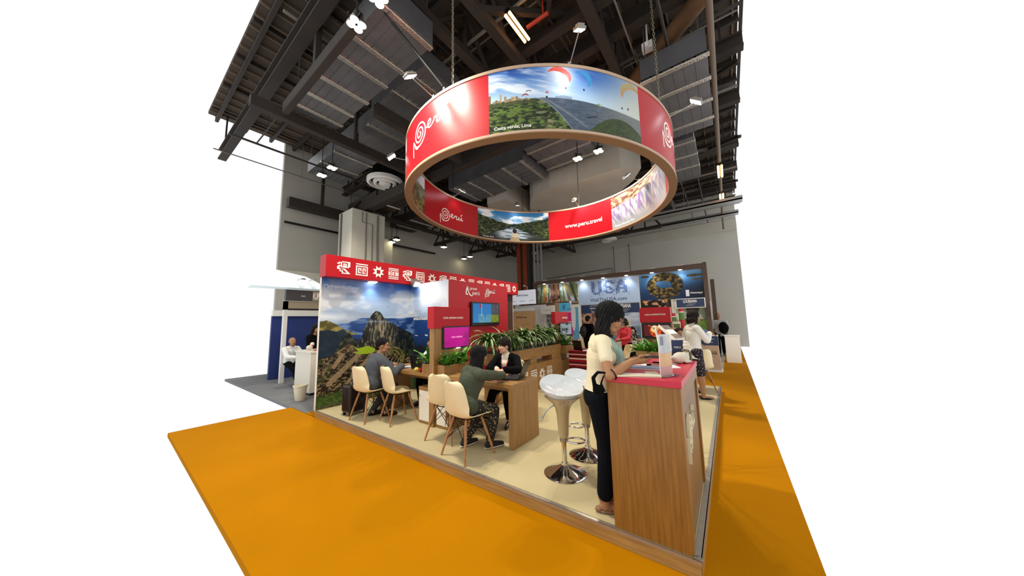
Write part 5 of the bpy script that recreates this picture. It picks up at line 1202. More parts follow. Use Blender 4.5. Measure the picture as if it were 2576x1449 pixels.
for k in (0,1): mk('bracelet',MB().tube([wl_+d*(.02+.012*k)+(q1*math.cos(a)+q2*math.sin(a))*.029 for a in [2*PI*j/18 for j in range(18)]],.0045,6,closed=True),mat('dark_beads','#2a2320',.3,noise=.5,scale=120),t,smooth=True)
# phone in her hands
ph=thing('mobile_phone','dark mobile phone held by the standing woman above the counter','phone',(-.215,.215,1.20),.3)
mk('phone_body',MB().box(-.075,.075,-.037,.037,-.004,.004,Matrix.Rotation(-.25,4,'X')),BLACK,ph,bevel=.003); mk('phone_screen',MB().box(-.068,.068,-.033,.033,.004,.005,Matrix.Rotation(-.25,4,'X')),mat('phone_glass','#2c3742',.1),ph)
# --- man in grey suit
loc=(-4.52,.27,0); rz=math.radians(-12); L_=lambda w:local(loc,rz,w)
w=person('person','man in a grey suit seated at the left desk, seen from behind, head turned right',loc,rz,1.68,hip=.53,lean=.36,sit=True,fem=False,hyaw=-.55,hpitch=-.05,hands=[L_((-4.22,.70,.80)),L_((-4.58,.72,.80))],hpalm=[(0,0,-1),(0,0,-1)],hdir=[(0,1,0),(.2,1,0)],curl=(.3,.3),
   hair='short',feet=[L_((-4.40,.52,.085)),L_((-4.62,.42,.085))],feetdir=[(.35,1,0),(-.1,1,0)],vox=.0085,bw=1.12,top=dict(m=[GREYW,mat('white_shirt','#e8e8e6',.7)],sleeve=1.93,g=.022,name='suit_jacket',hem=.14,collar=True,v=.25,vw=.06,fold=.005),bottom=dict(m=mat('charcoal_cloth','#25272a',.85),len=1.93,g=.016),shoes=dict(type='shoe',m=mat('black_leather','#15110e',.3)))
# --- woman behind the left desk
loc=(-4.50,1.62,0); rz=PI+.12
w=person('person','dark-haired woman behind the left desk, half hidden by the fern',loc,rz,1.54,hip=.53,lean=.1,sit=True,hyaw=-.5,hands=[Vector((.12,.42,.78)),Vector((-.15,.42,.78))],hpalm=[(0,0,-1),(0,0,-1)],feet=[Vector((.0,.38,.085)),Vector((-.22,.35,.085))],
   hair='long',hairlen=.12,vox=.01,top=dict(m=mat('white_shirt','#e8e8e6',.7),sleeve=1.9,g=.014,name='blouse'),bottom=dict(m=BLK,len=1.93),shoes=dict(type='shoe',m=mat('black_leather','#15110e',.3)))
# --- woman in olive shirt
loc=(-2.28,.22,0); rz=math.radians(-18); L_=lambda w:local(loc,rz,w)
w=person('person','long-haired woman in an olive shirt and patterned trousers seated with her back to us',loc,rz,1.56,hip=.53,lean=.34,sit=True,hyaw=-.15,hpitch=-.12,hands=[L_((-2.12,.82,.80)),L_((-2.42,.66,.79))],hdir=[(-.9,.3,0),(.3,.9,0)],hpalm=[(0,0,-1),(0,0,-1)],curl=(.5,.4),elb=((1,.2,-.1),(-.6,-.6,-.5)),
   feet=[L_((-2.15,.52,.085)),L_((-2.44,.40,.085))],feetdir=[(.15,1,0),(-.1,1,0)],vox=.0075,hairlen=.40,bw=1.08,glasses=True,top=dict(m=OLIVE,sleeve=1.8,g=.022,name='olive_shirt',collar=True,hem=.10,fold=.006),bottom=dict(m=PATT,len=1.9,g=.022,fold=.005),shoes=dict(type='sneaker',m=mat('black_canvas','#1c1a1b',.8),sole=mat('cream_rubber','#ddd2b8',.6)))
# --- woman in black blazer
loc=(-2.66,1.60,0); rz=PI+.28
w=person('person','short-haired woman in a black blazer with a red lanyard facing us behind the right desk',loc,rz,1.57,hip=.53,lean=.22,sit=True,hyaw=-.62,hpitch=-.08,hands=[Vector((.02,.44,.79)),Vector((-.09,.43,.79))],hdir=[(-.55,.8,-.05),(.45,.8,-.05)],hpalm=[(-.3,.1,-.9),(.3,.1,-.9)],curl=(.9,.9),elb=((1,-.3,-.3),(-1,-.3,-.3)),
   feet=[Vector((.2,.45,.085)),Vector((-.14,.40,.085))],skin=SKINL,hair='crop_curly',hairm=HAIRB,vox=.007,top=dict(m=[BLK,mat('cream_blouse','#e8dcc2',.7)],v=.30,vw=.05,sleeve=1.95,g=.020,name='blazer',collar=True,hem=.08),bottom=dict(m=BLK,len=1.93),shoes=dict(type='shoe',m=mat('black_leather','#15110e',.3)))
N=w['N'];fw=w['fw'];xr=w['xr'];lu=w['lu'];t=w['t']
LAN=mat('red_lanyard','#c01c30',.6); mb=MB()
for s in (1,-1): mb.tube([N+xr*.05*s-fw*.02+lu*.012,N+xr*.055*s+fw*.088-lu*.04,N+xr*.036*s+fw*.150-lu*.12,N+xr*.018*s+fw*.168-lu*.2,N+fw*.165-lu*.28],.0075,6)
mk('lanyard',mb,LAN,t,smooth=True); mk('earrings',MB().ell(w['hp'](.7,-.02,-.28),.006,n=8,m=6).ell(w['hp'](-.7,-.02,-.28),.006,n=8,m=6),CHROME,t)
# --- woman in white jacket at the right
loc=(-.32,4.24,0); rz=math.radians(-58)
w=person('person','woman in a white jacket and floral skirt standing at the far right of the platform',loc,rz,1.60,hyaw=-.15,hands=[Vector((.02,.30,1.20)),Vector((-.20,.18,.98))],hdir=[(.1,1,-.45),(0,1,-.2)],hpalm=[(0,-.2,-1),(0,0,-1)],curl=(.35,.4),lean=.04,feet=[Vector((.05,.08,.085)),Vector((-.09,-.04,.085))],
   vox=.009,hairlen=.13,hairm=HAIRB,top=dict(m=[WJ,BLK],v=.42,vw=.05,sleeve=1.9,g=.018,name='jacket',hem=.10,crop=-.07,collar=True),bottom=dict(type='skirt',m=FLOR,len=.95),shoes=dict(type='flat',m=mat('black_leather','#15110e',.3)))
# --- far people
def far(label,loc,rz,H=1.65,sit=False,topm=BLK,botm=BLK,hair='short',hairm=HAIR,fem=False,skin=SKIN,sleeve=1.9,lean=.05,**k):
    kw=dict(hair=hair,hairm=hairm,fem=fem,skin=skin,vox=.014,face=False,lean=lean,top=dict(m=topm,sleeve=sleeve,g=.018,name='jacket' if topm is BLK else 'top'),bottom=dict(m=botm,len=1.9),shoes=dict(type='shoe',m=mat('black_leather','#15110e',.3)))
    if sit: kw.update(hip=.53,sit=True,hands=[Vector((.13,.38,.78)),Vector((-.13,.38,.78))],feet=[Vector((.1,.42,.085)),Vector((-.1,.42,.085))])
    kw.update(k); return person('person',label,loc,rz,H,**kw)
far('seated woman in a black and white print dress in front of the riverboat picture',(-2.93,10.35,FZ),PI+.3,1.6,True,BWP,BWP,'long',HAIRB,True,SKINL,.6,hairlen=.12,bottom=dict(type='skirt',m=BWP,len=.95))
w=far('standing man in a black suit with a rucksack, seen beyond the counter woman',(-3.92,8.05,FZ),-.5,1.72,hands=[Vector((.15,.25,1.1)),Vector((-.2,.1,.95))])
mb=MB(); mb.ell((0,-.19,1.18),(.15,.10,.22)); remesh('rucksack',mb,.02,[mat('navy_nylon','#141a28',.6)],w['t'],3,folds(.008))
w=far('balding man in a grey shirt with a black rucksack walking away at the right edge',(-.08,12.4,FZ),.1,1.74,topm=mat('grey_shirt','#a7a5a0',.8),hair='bald',hairm=HAIRG,sleeve=.8,hands=[Vector((.25,.05,.8)),Vector((-.24,.05,.8))],feet=[Vector((.09,.18,.085)),Vector((-.09,-.16,.1))])
mb=MB(); mb.ell((.12,-.18,1.15),(.17,.11,.24)); remesh('rucksack',mb,.02,[BLK],w['t'],3,folds(.008))
far('dark-haired woman in black behind the white counter at the far left',(-9.0,1.1,FZ),-1.2,1.62,hair='long',fem=True,hairlen=.16,hands=[Vector((.1,.3,1.0)),Vector((-.1,.3,1.0))])
far('person with light hair half cut off at the far left behind the white counter',(-9.45,.72,FZ),-1.2,1.5,sit=True,hair='bald',hairm=HAIRG,topm=mat('white_shirt','#e8e8e6',.7),hip=.62)
far('dark-haired woman by the brown hotel desk in the far corner',(-8.05,9.2,FZ),PI-.5,1.60,hair='long',fem=True,hairlen=.2)
far('man in black by the brown hotel desk in the far corner',(-7.75,9.5,FZ),PI+.6,1.70)
far('dark-haired person seated low behind the brochure rack',(-.66,5.2,0),PI+.4,1.62,sit=True,hair='short',hairm=HAIRB)
far('person in a red top beyond the counter woman, holding papers',(-2.25,6.9,FZ),PI-.6,1.60,topm=mat('red_cotton','#b3232e',.7),hair='long',fem=True,hairlen=.1,hands=[Vector((.1,.3,.95)),Vector((-.1,.3,1.0))])
# ================================================================ SMALL THINGS ON THE STAND
def slab(name,label,cat,c,w,d,h,rz,m,group=None,z=None,page=None,bevel=.0,cover=None):
    t=thing(name,label,cat,c,rz,group)
    mk('pages' if cover else 'sheet',MB().box(-w/2,w/2,-d/2,d/2,0,h),m,t,bevel=bevel)
    if cover: mk('cover',MB().box(-w/2-.002,w/2+.002,-d/2-.002,d/2+.002,h,h+.0015),cover,t)
    return t
CT=1.0735; DT=.7425
REDP=mat('red_brochure_print','#b3122e',.3); BLUP=mat('blue_brochure_print','#6c8fb4',.3,noise=.5,scale=14); BRNP=mat('brown_brochure_print','#8c6f5c',.35,noise=.5,scale=20)
slab('brochure','large cream folder nearest the counter\'s front edge','brochure',(-.33,.13,CT),.30,.21,.008,.35,mat('cream_paper','#ddd6be',.6),cover=mat('cream_paper','#ddd6be'))
slab('brochure','red booklet lying on the cream folder on the counter','brochure',(-.39,.17,CT+.0105),.2,.14,.004,.35,PAPER,cover=REDP)
slab('brochure','white and blue magazine behind the cream folder on the counter','brochure',(-.335,.45,CT),.25,.12,.009,.12,PAPER,cover=BLUP)
k=0
for (x,y,w,d,r,m_,n_) in [(-.27,.66,.2,.14,.2,BRNP,'brown booklet'),(-.17,.62,.1,.15,.5,PAPER,'white leaflet with red print'),(-.33,.78,.22,.15,-.1,REDP,'red booklet behind the brown one'),(-.25,.84,.2,.13,.1,BRNP,'brown booklet farthest back'),(-.40,.62,.14,.09,.1,PAPER,'small white leaflet')]:
    slab('brochure',n_+' in the spread of leaflets on the counter','brochure',(x,y,CT),w,d,.006,r,PAPER,'leaflets spread on the counter',cover=m_)
# acrylic stand
t=thing('brochure_stand','upright clear acrylic stand with a colour leaflet on the counter','stand',(-.14,.17,CT),-.42)
mk('base',MB().box(-.035,.045,-.08,.09,0,.006),mat('smoked_acrylic','#5b4038',.08,coat=.5),t,bevel=.002)
def cf_leaf(U,V):
    c=mixc(C3('#8f9aa4',U),C3('#d4d4cc',U),fbm(U*20,V*20,3,80)); c=np.where((V<.165)[...,None],mixc(C3('#c98a1c',U),C3('#e0b24a',U),fbm(U*40,V*40,2,81)),c); c=np.where((V<.07)[...,None],C3('#c67a6c',U),c)
    return np.where(((V>.22)&(V<.285)&(U<.0)&(U>-.045))[...,None],C3('#1c3358',U),c)
mk('leaflet_back',MB().box(-.003,.001,-.06,.075,.006,.30),PAPER,t); picture('leaflet_print',lambda u,v,h=0:Vector((.0015+h,u,v)),-.06,.075,.008,.298,20,40,cf_leaf,PRINTG,t,.001)
mk('clear_front',MB().box(.004,.0045,-.065,.08,.006,.305),mat('clear_sheet','#ffffff',.1,alpha=.12,spec=.2),t)
# alpaca toy
t=thing('toy_alpaca','white fluffy toy alpaca with a dark woven scarf lying on the counter','toy',(-.12,.93,CT),math.radians(-28))
mb=MB().ell((0,-.03,.05),(.045,.085,.052)).ell((0,.035,.05),(.04,.05,.05)).cap((0,.055,.06),(0,.075,.135),.028,.024).ell((0,.083,.155),(.032,.036,.032)).ell((0,.115,.145),(.016,.022,.015)).ell((.018,.07,.187),(.006,.006,.016)).ell((-.018,.07,.187),(.006,.006,.016)).ell((0,-.12,.06),(.014,.025,.014)).ell((.04,.03,.015),(.014,.05,.014)).ell((-.04,.03,.015),(.014,.05,.014)).ell((0,.07,.185),(.02,.02,.014))
remesh('body',mb,.005,[mat('white_fleece','#e9dfc9',.95,bump=.8,bscale=180)],t,2,lambda co:.002*np.sin(co[:,0]*900)*np.sin(co[:,1]*800)*np.sin(co[:,2]*850))
mk('scarf',MB().tube([(0,.06,.10),(0,.066,.118)],[.036,.031],14).box(-.03,.03,.085,.10,.01,.10),mat('woven_scarf','#3a352c',.9,scale=80,col2='#8c8468'),t,smooth=True)
mk('eyes',MB().ell((.022,.105,.16),.0055,n=8,m=6).ell((-.022,.105,.16),.0055,n=8,m=6),BLACK,t); mk('nose',MB().ell((0,.137,.147),.004,n=8,m=6),BLACK,t)
# blue book stand and black laptop on the far part of the counter
t=thing('standing_brochure','dark blue brochure standing upright behind the toy alpaca','brochure',(-.165,1.08,CT),.35)
mk('cover',MB().box(-.055,.055,-.003,.003,0,.2),NAVY,t); mk('picture',MB().box(-.045,.045,-.0045,-.003,.0,.09),mat('dark_photo','#2b211d',.4),t); put_text('lettering','PERÚ',lambda u,v,h=0:Vector((u,-.003-h,v)),-.035,.12,width=.06,m=LETW,parent=t)
mk('stay',MB().box(-.01,.01,.0,.05,0,.004),NAVY,t)
# wall-mounted slanting brochure rack behind counter
t=thing('brochure_rack','slanting white lattice rack holding magazines behind the counter','rack',(-.28,1.50,0),math.radians(-30))
R_=Matrix.Translation((0,0,1.33))@Matrix.Rotation(math.radians(38),4,'Y')
mk('tray',MB().box(-.12,.12,-.075,.075,-.01,0,R_).box(-.12,.12,-.08,-.072,-.01,.02,R_),WLAM,t)
mb=MB()
for s in (-.1,.1): mb.tube([(-.10,s,.0),(.08,s,1.27)],.009,6).tube([(.12,s,0),(-.12,s,1.40)],.009,6)
mb.tube([(-.14,-.1,.5),(-.14,.1,.5)],.01,6)
mk('lattice_legs',mb,WHITE,t)
for i,(u,m_) in enumerate([(-.075,PAPER),(.005,PAPER),(.08,BRNP)]):
    s=thing('magazine',['top','middle','lowest'][i]+' magazine on the slanting rack','magazine',(0,0,0),0,'magazines on the slanting rack'); s.matrix_world=Matrix.Translation((-.28,1.50,0))@Matrix.Rotation(math.radians(-30),4,'Z')@R_
    mk('pages',MB().box(u-.036,u+.036,-.065,.065,.001,.014),PAPER,s); mk('cover',MB().box(u-.034,u+.034,-.06,.06,.014,.016),m_ if i else BRNP,s)
# laptops
def laptop(lab,loc,rz,op=105):
    t=thing('laptop',lab,'laptop',loc,rz); mk('base',MB().box(-.17,.17,-.12,.12,0,.018),BLACK,t,bevel=.004)
    mb=MB()
    for r in range(5):
        for c in range(13): mb.box(-.15+c*.0232,-.132+c*.0232,-.03+r*.026,-.009+r*.026,.018,.0205)
    mk('keys',mb,mat('grey_keys','#2e2e31',.5),t); mk('touchpad',MB().box(-.05,.05,-.11,-.05,.018,.0188),mat('grey_keys','#2e2e31'),t)
    M=Matrix.Translation((0,.12,.018))@Matrix.Rotation(math.radians(90-op+ -0),4,'X')
    mk('lid',MB().box(-.17,.17,0,.008,0,.23,Matrix.Translation((0,.115,.014))@Matrix.Rotation(math.radians(-(op-90)),4,'X')),BLACK,t,bevel=.003)
    mk('display',MB().box(-.158,.158,-.0015,0,.012,.218,Matrix.Translation((0,.115,.014))@Matrix.Rotation(math.radians(-(op-90)),4,'X')),mat('laptop_glass','#20262c',.08),t)
laptop('open black laptop on the right desk, seen from the side',(-2.12,.98,DT),-1.25,112)
laptop('black laptop on the left desk with its lid back towards us',(-3.93,.92,DT),PI+.15,100)
laptop('black laptop on the red patterned table',(-2.75,4.75,DT),PI-.5,100)
mb=MB()
tag(mk('ball_point_mouse',MB().ell((-2.42,1.0,DT+.012),(.035,.022,.013)),mat('purple_plastic','#4a2a86',.3),smooth=True),'small purple mouse on the right desk','mouse')
slab('notepad','wooden-coloured notepad under the blazer woman\'s hands','notepad',(-2.33,1.05,DT),.26,.17,.006,.1,mat('tan_cover','#b98d5c',.5))
slab('brochure','open colour brochure at the near edge of the right desk','brochure',(-2.22,.70,DT),.2,.12,.005,.0,PAPER,cover=mat('food_photo','#a8604a',.4,noise=.6,scale=30))
slab('papers','stack of white papers on the left desk in front of the man','papers',(-4.38,.86,DT),.36,.24,.012,.3,PAPER,cover=mat('bluish_paper','#c6d2dc',.5))
slab('leaflet','small pink leaflet on the left desk beside the papers','leaflet',(-4.62,.98,DT),.1,.07,.004,.3,mat('pink_paper','#d86878',.5))
for x,y,m_,l in [(-3.78,.66,mat('yellow_wool','#d9cf62',.95,bump=.8,bscale=120),'yellow woolly pompom on the left desk'),(-3.69,.68,mat('red_wool','#c31f2c',.95,bump=.8,bscale=120),'red woolly pompom on the left desk')]:
    tag(remesh('pompom',MB().ell((x,y,DT+.032),(.038,.038,.032)),.005,[m_],None,1,lambda co:.0015*np.sin(co[:,0]*1500)*np.sin(co[:,1]*1400+co[:,2]*900)),l,'pompom','woolly pompoms')
# suitcase
t=thing('suitcase','dark brown hard-shell cabin suitcase standing by the mural','suitcase',(-4.98,.31,0),.12)
mk('shell',MB().box(-.11,.11,-.17,.17,.05,.5),mat('dark_brown_shell','#231a17',.3),t,bevel=.03)
mb=MB()
for i in range(6): mb.box(.108,.116,-.13+i*.05,-.11+i*.05,.09,.46).box(-.08+i*.03,-.07+i*.03,-.178,-.168,.09,.46)
mk('ribs',mb,mat('dark_brown_shell','#231a17'),t); mk('handle',MB().tube([(-.0,-.08,.5),(0,-.08,.53),(0,.08,.53),(0,.08,.5)],.008,6),STEEL,t)
for sx in (-.08,.08):
    for sy in (-.13,.13): mk('wheel',MB().lathe([(.024,-.012),(.026,0),(.024,.012)],14,(sx,sy,.026),Matrix.Rotation(PI/2,3,'Y')).box(sx-.012,sx+.012,sy-.012,sy+.012,.03,.055),BLACK,t,smooth=True)
# red patterned table and bags at the back of the platform
t=thing('cloth_table','table under a red cloth with woven bands at the back of the platform','table',(-2.95,4.9,0))
mk('tabletop',MB().box(-.02,.55,-.42,.28,.72,.74),OAKX,t)
def cf_cloth(U,V):
    c=C3('#a3121f',U)*np.ones_like(U)[...,None]
    for b in (.30,.42,.56,.66):
        c=np.where((np.abs(V-b)<.012)[...,None],C3('#e9d9c8',U),c); d=(np.abs(((U*26+(b*10))%1)-.5)*.05+np.abs(V-b-.05))<.028; c=np.where(d[...,None],C3('#2a1010',U),c)
    return c
picture('tablecloth_front',lambda u,v,h=0:Vector((u,-.43-h,v)),-.03,.56,.12,.745,90,70,cf_cloth,PRINT,t,.0); picture('tablecloth_side',lambda u,v,h=0:Vector((.56+h,u,v)),-.43,.29,.12,.745,90,70,cf_cloth,PRINT,t,.0)
mk('tablecloth_top',MB().box(-.03,.56,-.43,.29,.741,.746),mat('red_woven_cloth','#a3121f',.85,noise=.2,scale=40),t)
for x in (.02,.5): mk('leg',MB().box(x-.02,x+.02,-.38,-.34,0,.72).box(x-.02,x+.02,.2,.24,0,.72),OAK,t)
slab('papers','white papers on the red patterned table','papers',(-2.5,4.62,.747),.3,.2,.01,.2,PAPER)
tag(remesh('black_bag',MB().ell((-2.5,4.15,.17),(.16,.12,.17)).ell((-2.42,4.12,.1),(.17,.12,.1)),.02,[BLK],None,3,folds(.012,1.3,2)),'slumped black bag on the carpet in front of the red patterned table','bag')
tag(remesh('black_bag',MB().ell((-1.5,4.83,.60),(.15,.10,.16)),.02,[BLK],None,3,folds(.012,1.3,5)),'black bag propped on a shell chair left of the fern planter','bag')
slab('brochure','red brochure lying on a far shell chair','brochure',(-1.95,5.28,.452),.2,.26,.006,.5,PAPER,cover=REDP)
# ================================================================ RIGHT-HAND PAVILION
UY=11.0
us=thing('pavilion_wall','brown-framed pavilion back wall with landscape pictures and a big dotted USA sign','exhibition wall',(-4.1,UY,FZ)); UL=(-4.1,UY,FZ)
wk(mk('frame_post',MB().box(-7.97,-7.77,UY-.12,UY+.06,FZ,3.48),DOAK),us,UL); wk(mk('frame_post',MB().box(-.40,-.26,UY-.12,UY+.06,FZ,3.55),DOAK),us,UL)
wk(mk('frame_beam',MB().box(-7.77,-.40,UY-.12,UY+.06,3.34,3.52),DOAK),us,UL); wk(mk('backing',MB().box(-7.77,-.40,UY+.01,UY+.05,FZ,3.34),WLAM),us,UL)
for i in range(7):
    x=-7.25+i*1.02; l=mk('beam_spot',MB().lathe([(.07,.0),(.065,-.012),(.001,-.02)],16,(x,UY-.17,3.345)),LEDG); wk(l,us,UL); wk(mk('spot_clip',MB().box(x-.07,x+.07,UY-.24,UY-.1,3.345,3.355).box(x-.12,x+.12,UY-.10,UY-.02,3.52,3.545),WHITE),us,UL)
    light('SPOT','pavilion_spot_beam',(x,UY-.24,3.3),14,(.93,.96,1),.05,(x,UY,2.6),110,.9)
um=lambda u,v,h=0:Vector((u,UY-h,v))
def upic(name,x0,x1,z0,z1,nu,nv,cf,off=.003): 
    wk(picture(name,um,x0,x1,z0,z1,nu,nv,lambda U,V:cf((U-x0)/(x1-x0),(V-z0)/(z1-z0)),PRINT,None,off),us,UL)
def cf_redw(u,v):
    c=mixc(C3('#b8d0e0',u),C3('#7c8a5c',u),sst(.4,.6,fbm(u*12,v*5,4,90)))
    for x,w,tl,k1,k2 in [(.07,.02,.06,'#3a2c1c','#7a6238'),(.17,.025,.05,'#7a5420','#c89848'),(.28,.02,.04,'#4a3a20','#8a8050'),(.68,.02,-.05,'#5b6238','#a8a060'),(.80,.035,-.12,'#6d5538','#b0946c'),(.95,.03,-.15,'#3a3020','#74603c')]:
        d=np.abs(u-x-tl*(v-.2)); c=mixc(c,mixc(C3(k1,u),C3(k2,u),fbm(u*60,v*5,3,91)),(d<w).astype(float))
    w=.115+.12*np.clip(.55-v,0,1)**1.2; t=mixc(C3('#6b3f28',u),C3('#c99a78',u),sst(.3,.7,fbm(u*46,v*4,4,92))); t=mixc(t,C3('#3a2a1c',u),sst(.5,.6,fbm(u*16,v*12,4,93))*sst(.6,.3,v))
    c=mixc(c,t,(np.abs(u-.45)<w).astype(float)); g=mixc(C3('#3a2a18',u),C3('#8c6a48',u),fbm(u*30,v*30,4,94)); c=mixc(c,g,sst(.14,.1,v-.05*fbm(u*8,u*0,2,95)))
    return mixc(c,C3('#b8452a',u),((np.abs(u-.225)<.022)&(np.abs(v-.3)<.12)).astype(float))
upic('redwood_picture',-7.76,-5.5,2.24,3.32,240,120,cf_redw)
upic('map_silhouette',-5.98,-5.86,2.25,2.42,10,10,lambda u,v:C3('#f0f0ee',u),.008); wk(put_text('state_lettering','California',um,-5.84,2.32,width=.3,m=LETW,bold=.015),us,UL)
wk(mk('sign_panel',MB().box(-5.45,-2.73,UY-.006,UY+.002,2.19,3.31),SKYP),us,UL)
# dotted letters
mb=MB(); rs=random.Random(9)
LET={'U':["XX..XX"]*6+[".XXXX."],'S':[".XXXX.","XX..XX","XX....",".XXX..","...XX.","XX..XX",".XXXX."],'A':["..XX..",".XXXX.",".XXXX.","XX..XX","XXXXXX","XX..XX","XX..XX"]}
def dot(x,z,s): 
    vs=[(x-s,UY-.012,z-s),(x+s,UY-.012,z-s),(x+s,UY-.012,z+s),(x-s,UY-.012,z+s),(x-s,UY-.005,z-s),(x+s,UY-.005,z-s),(x+s,UY-.005,z+s),(x-s,UY-.005,z+s)]
    mb.add(vs,[(0,1,2,3),(0,4,5,1),(1,5,6,2),(2,6,7,3),(3,7,4,0)])
for ch,x0 in [('U',-4.80),('S',-4.22),('A',-3.68)]:
    for r,row in enumerate(LET[ch]):
        for c,k in enumerate(row):
            if k=='X':
                for a in range(2):
                    for b in range(2):
                        if rs.random()<.96: dot(x0+c*.082+a*.041,3.2-r*.084-b*.042,.0145)
    for k in range(16): dot(x0+rs.uniform(-.08,.55),3.2+rs.uniform(-.68,.06),.014)
wk(mk('dotted_letters',mb,mat('sign_blue','#2c55a0',.5),fixn=False),us,UL)
wk(put_text('web_address_lettering','VisitTheUSA.com',lambda u,v,h=0:um(u,v,h+.006),-4.9,2.3,width=1.65,m=LETD),us,UL)
def cf_miss(u,v):
    c=mixc(C3('#16335c',u),C3('#5b96c8',u),sst(.1,1,v)); c=mixc(c,C3('#0b1626',u),sst(.45,1,u)*sst(.8,.2,v)*.85)
    c=mixc(c,C3('#9cc4e4',u),sst(.85,1,v)*.6); n=fbm(u*26,v*18,5,96)
    rr=np.hypot((u-.42),(v-.52)*.62); isl=(np.abs(rr-.20)<.07+.05*n)|((u>.3)&(u<.55)&(v<.42)&(n>.35)); isl=isl&~((np.hypot(u-.33,(v-.6)*.6)<.05))
    c=mixc(c,mixc(C3('#15140e',u),C3('#96793c',u),sst(.3,.75,n))*np.where(u>.55,.7,1)[...,None],isl.astype(float))
    for x,z,w,h in [(.45,.9,.1,.05),(.88,.8,.14,.05),(.93,.66,.12,.03),(.1,.9,.08,.05)]: c=mixc(c,mixc(C3('#2a2718',u),C3('#7f7348',u),n),((((u-x)/w)**2+((v-z)/h)**2)<1-.5*n).astype(float))
    return c
upic('swamp_picture',-2.7,-.41,2.22,3.33,240,120,cf_miss)
upic('map_silhouette',-1.02,-.9,2.3,2.55,6,6,lambda u,v:C3('#e8e9ee',u),.008); wk(put_text('state_lettering','Mississippi',lambda u,v,h=0:um(u,v,h+.004),-.86,2.37,width=.40,m=LETW,bold=.015),us,UL)
wk(mk('header_panel',MB().box(-5.38,-4.12,UY-.006,UY+.002,1.77,2.16),NAVY),us,UL); wk(mk('header_panel',MB().box(-4.07,-2.75,UY-.006,UY+.002,1.75,2.16),NAVY),us,UL)
um2=lambda u,v,h=0:um(u,v,h+.007)
wk(put_text('header_lettering','ARKANSAS',um2,-4.95,1.96,width=.44,m=LETW,bold=.012),us,UL); mb=MB(); stroke(mb,[(-4.9,2.05),(-4.9,2.11),(-4.55,2.11),(-4.52,2.06)],.014,um2,.002,sub=1); stroke(mb,[(-4.88,1.92),(-4.86,1.85),(-4.6,1.85),(-4.6,1.92)],.014,um2,.002,sub=1); wk(mk('state_outline',mb,LETW,fixn=False),us,UL)
wk(put_text('header_lettering','Arkansas.com',um2,-4.87,1.79,width=.3,m=LETW,bold=.012),us,UL)
def louis(fn,x,z,w,par,L=None):
    wk_=(lambda o:wk(o,par,L)) if L else (lambda o:setattr(o,'parent',par))
    wk_(put_text('louisiana_lettering','LOUISIANA',fn,x,z,width=w,height=w*.26,m=LETW,bold=.02)); wk_(put_text('motto_lettering','Feed Your Soul.',fn,x+w*.38,z-w*.12,width=w*.5,m=LETW,shear=.3)); wk_(put_text('web_address_lettering','ExploreLouisiana.com',fn,x+w*.2,z-w*.24,width=w*.55,m=LETW,bold=.012))
louis(um2,-3.78,1.96,.68,us,UL)
def cf_boat(u,v):
    c=mixc(C3('#c3c8d4',u),C3('#8e9cb8',u),sst(.3,.7,fbm(u*4,v*6,4,97))); wat=mixc(C3('#4e5f78',u),C3('#8c9ab0',u),fbm(u*20,v*60,3,98)); c=mixc(c,wat,(v<.5).astype(float)); c=mixc(c,C3('#5c6a4c',u),((v>.5)&(v<.53)).astype(float))
    b=(u>.1)&(u<.72)&(v>.34)&(v<.74-.0*u); d=mixc(C3('#e2dccc',u),C3('#8c8678',u),((np.floor(v*26)%2)*.6+(np.floor(u*34)%3==0)*.4)); c=mixc(c,d,(b&(v>.5)).astype(float)); return mixc(c,C3('#7a2a30',u),(b&(v<=.5)).astype(float))
upic('riverboat_picture',-4.07,-2.76,.5,1.75,90,90,cf_boat)
upic('canyon_picture',-5.38,-4.12,.5,1.77,70,70,lambda u,v:mixc(mixc(C3('#6b4a3c',u),C3('#c49a80',u),sst(.3,.7,fbm(u*9,v*9,5,99))),C3('#d89a48',u),sst(.6,.7,fbm(u*14,v*7,3,100))*sst(.7,.3,v)))
upic('night_market_picture',-2.7,-1.56,1.0,2.22,80,80,lambda u,v:mixc(C3('#15100e',u),mixc(C3('#c06a3a',u),C3('#e8c898',u),fbm(u*40,v*40,3,101)),sst(.5,.68,fbm(u*9,v*12,4,102))*sst(1,.8,np.abs(u-.45)*2)*(v>.5)))
def cf_gard(u,v):
    c=mixc(C3('#8a9278',u),C3('#d7d3c6',u),sst(.4,.6,fbm(u*7,v*7,4,103))); c=mixc(c,mixc(C3('#3d5a22',u),C3('#7d9c44',u),fbm(u*24,v*24,4,104)),((v<.52)&(v>.25)&(u>.3)).astype(float)); c=mixc(c,mixc(C3('#241c14',u),C3('#6e5f4c',u),fbm(u*20,v*20,3,105)),((np.hypot(u-.62,(v-.8))<.2)&(v<.92)).astype(float))
    c=mixc(c,C3('#6e93c4',u),((v<.27)&(u>.55)).astype(float)); return mixc(c,C3('#d8a83c',u),((v<.3)&(u<.3)).astype(float))
upic('garden_picture',-1.55,-.41,.55,2.21,80,100,cf_gard)
upic('visit_panel',-7.76,-6.05,.2,1.74,40,40,lambda u,v:C3('#dddcd8',u)*(.98+.0*v)[...,None])
wk(put_text('visit_lettering','VISIT',um2,-7.25,1.62,width=.42,m=LETK),us,UL); wk(put_text('visit_lettering','anchorage',um2,-7.25,1.33,width=1.2,m=LETD),us,UL)
mb=MB()
for k in range(8): a=PI/4*k; dxx=-7.55+.16*math.cos(a); dzz=1.45+.16*math.sin(a); stroke(mb,[(dxx-.03*math.cos(a),dzz-.03*math.sin(a)),(dxx+.03*math.cos(a),dzz+.03*math.sin(a))],.035,um2,.002,sub=1)
wk(mk('snowflake_emblem',mb,mat('copper_print','#7a5238',.5),fixn=False),us,UL)
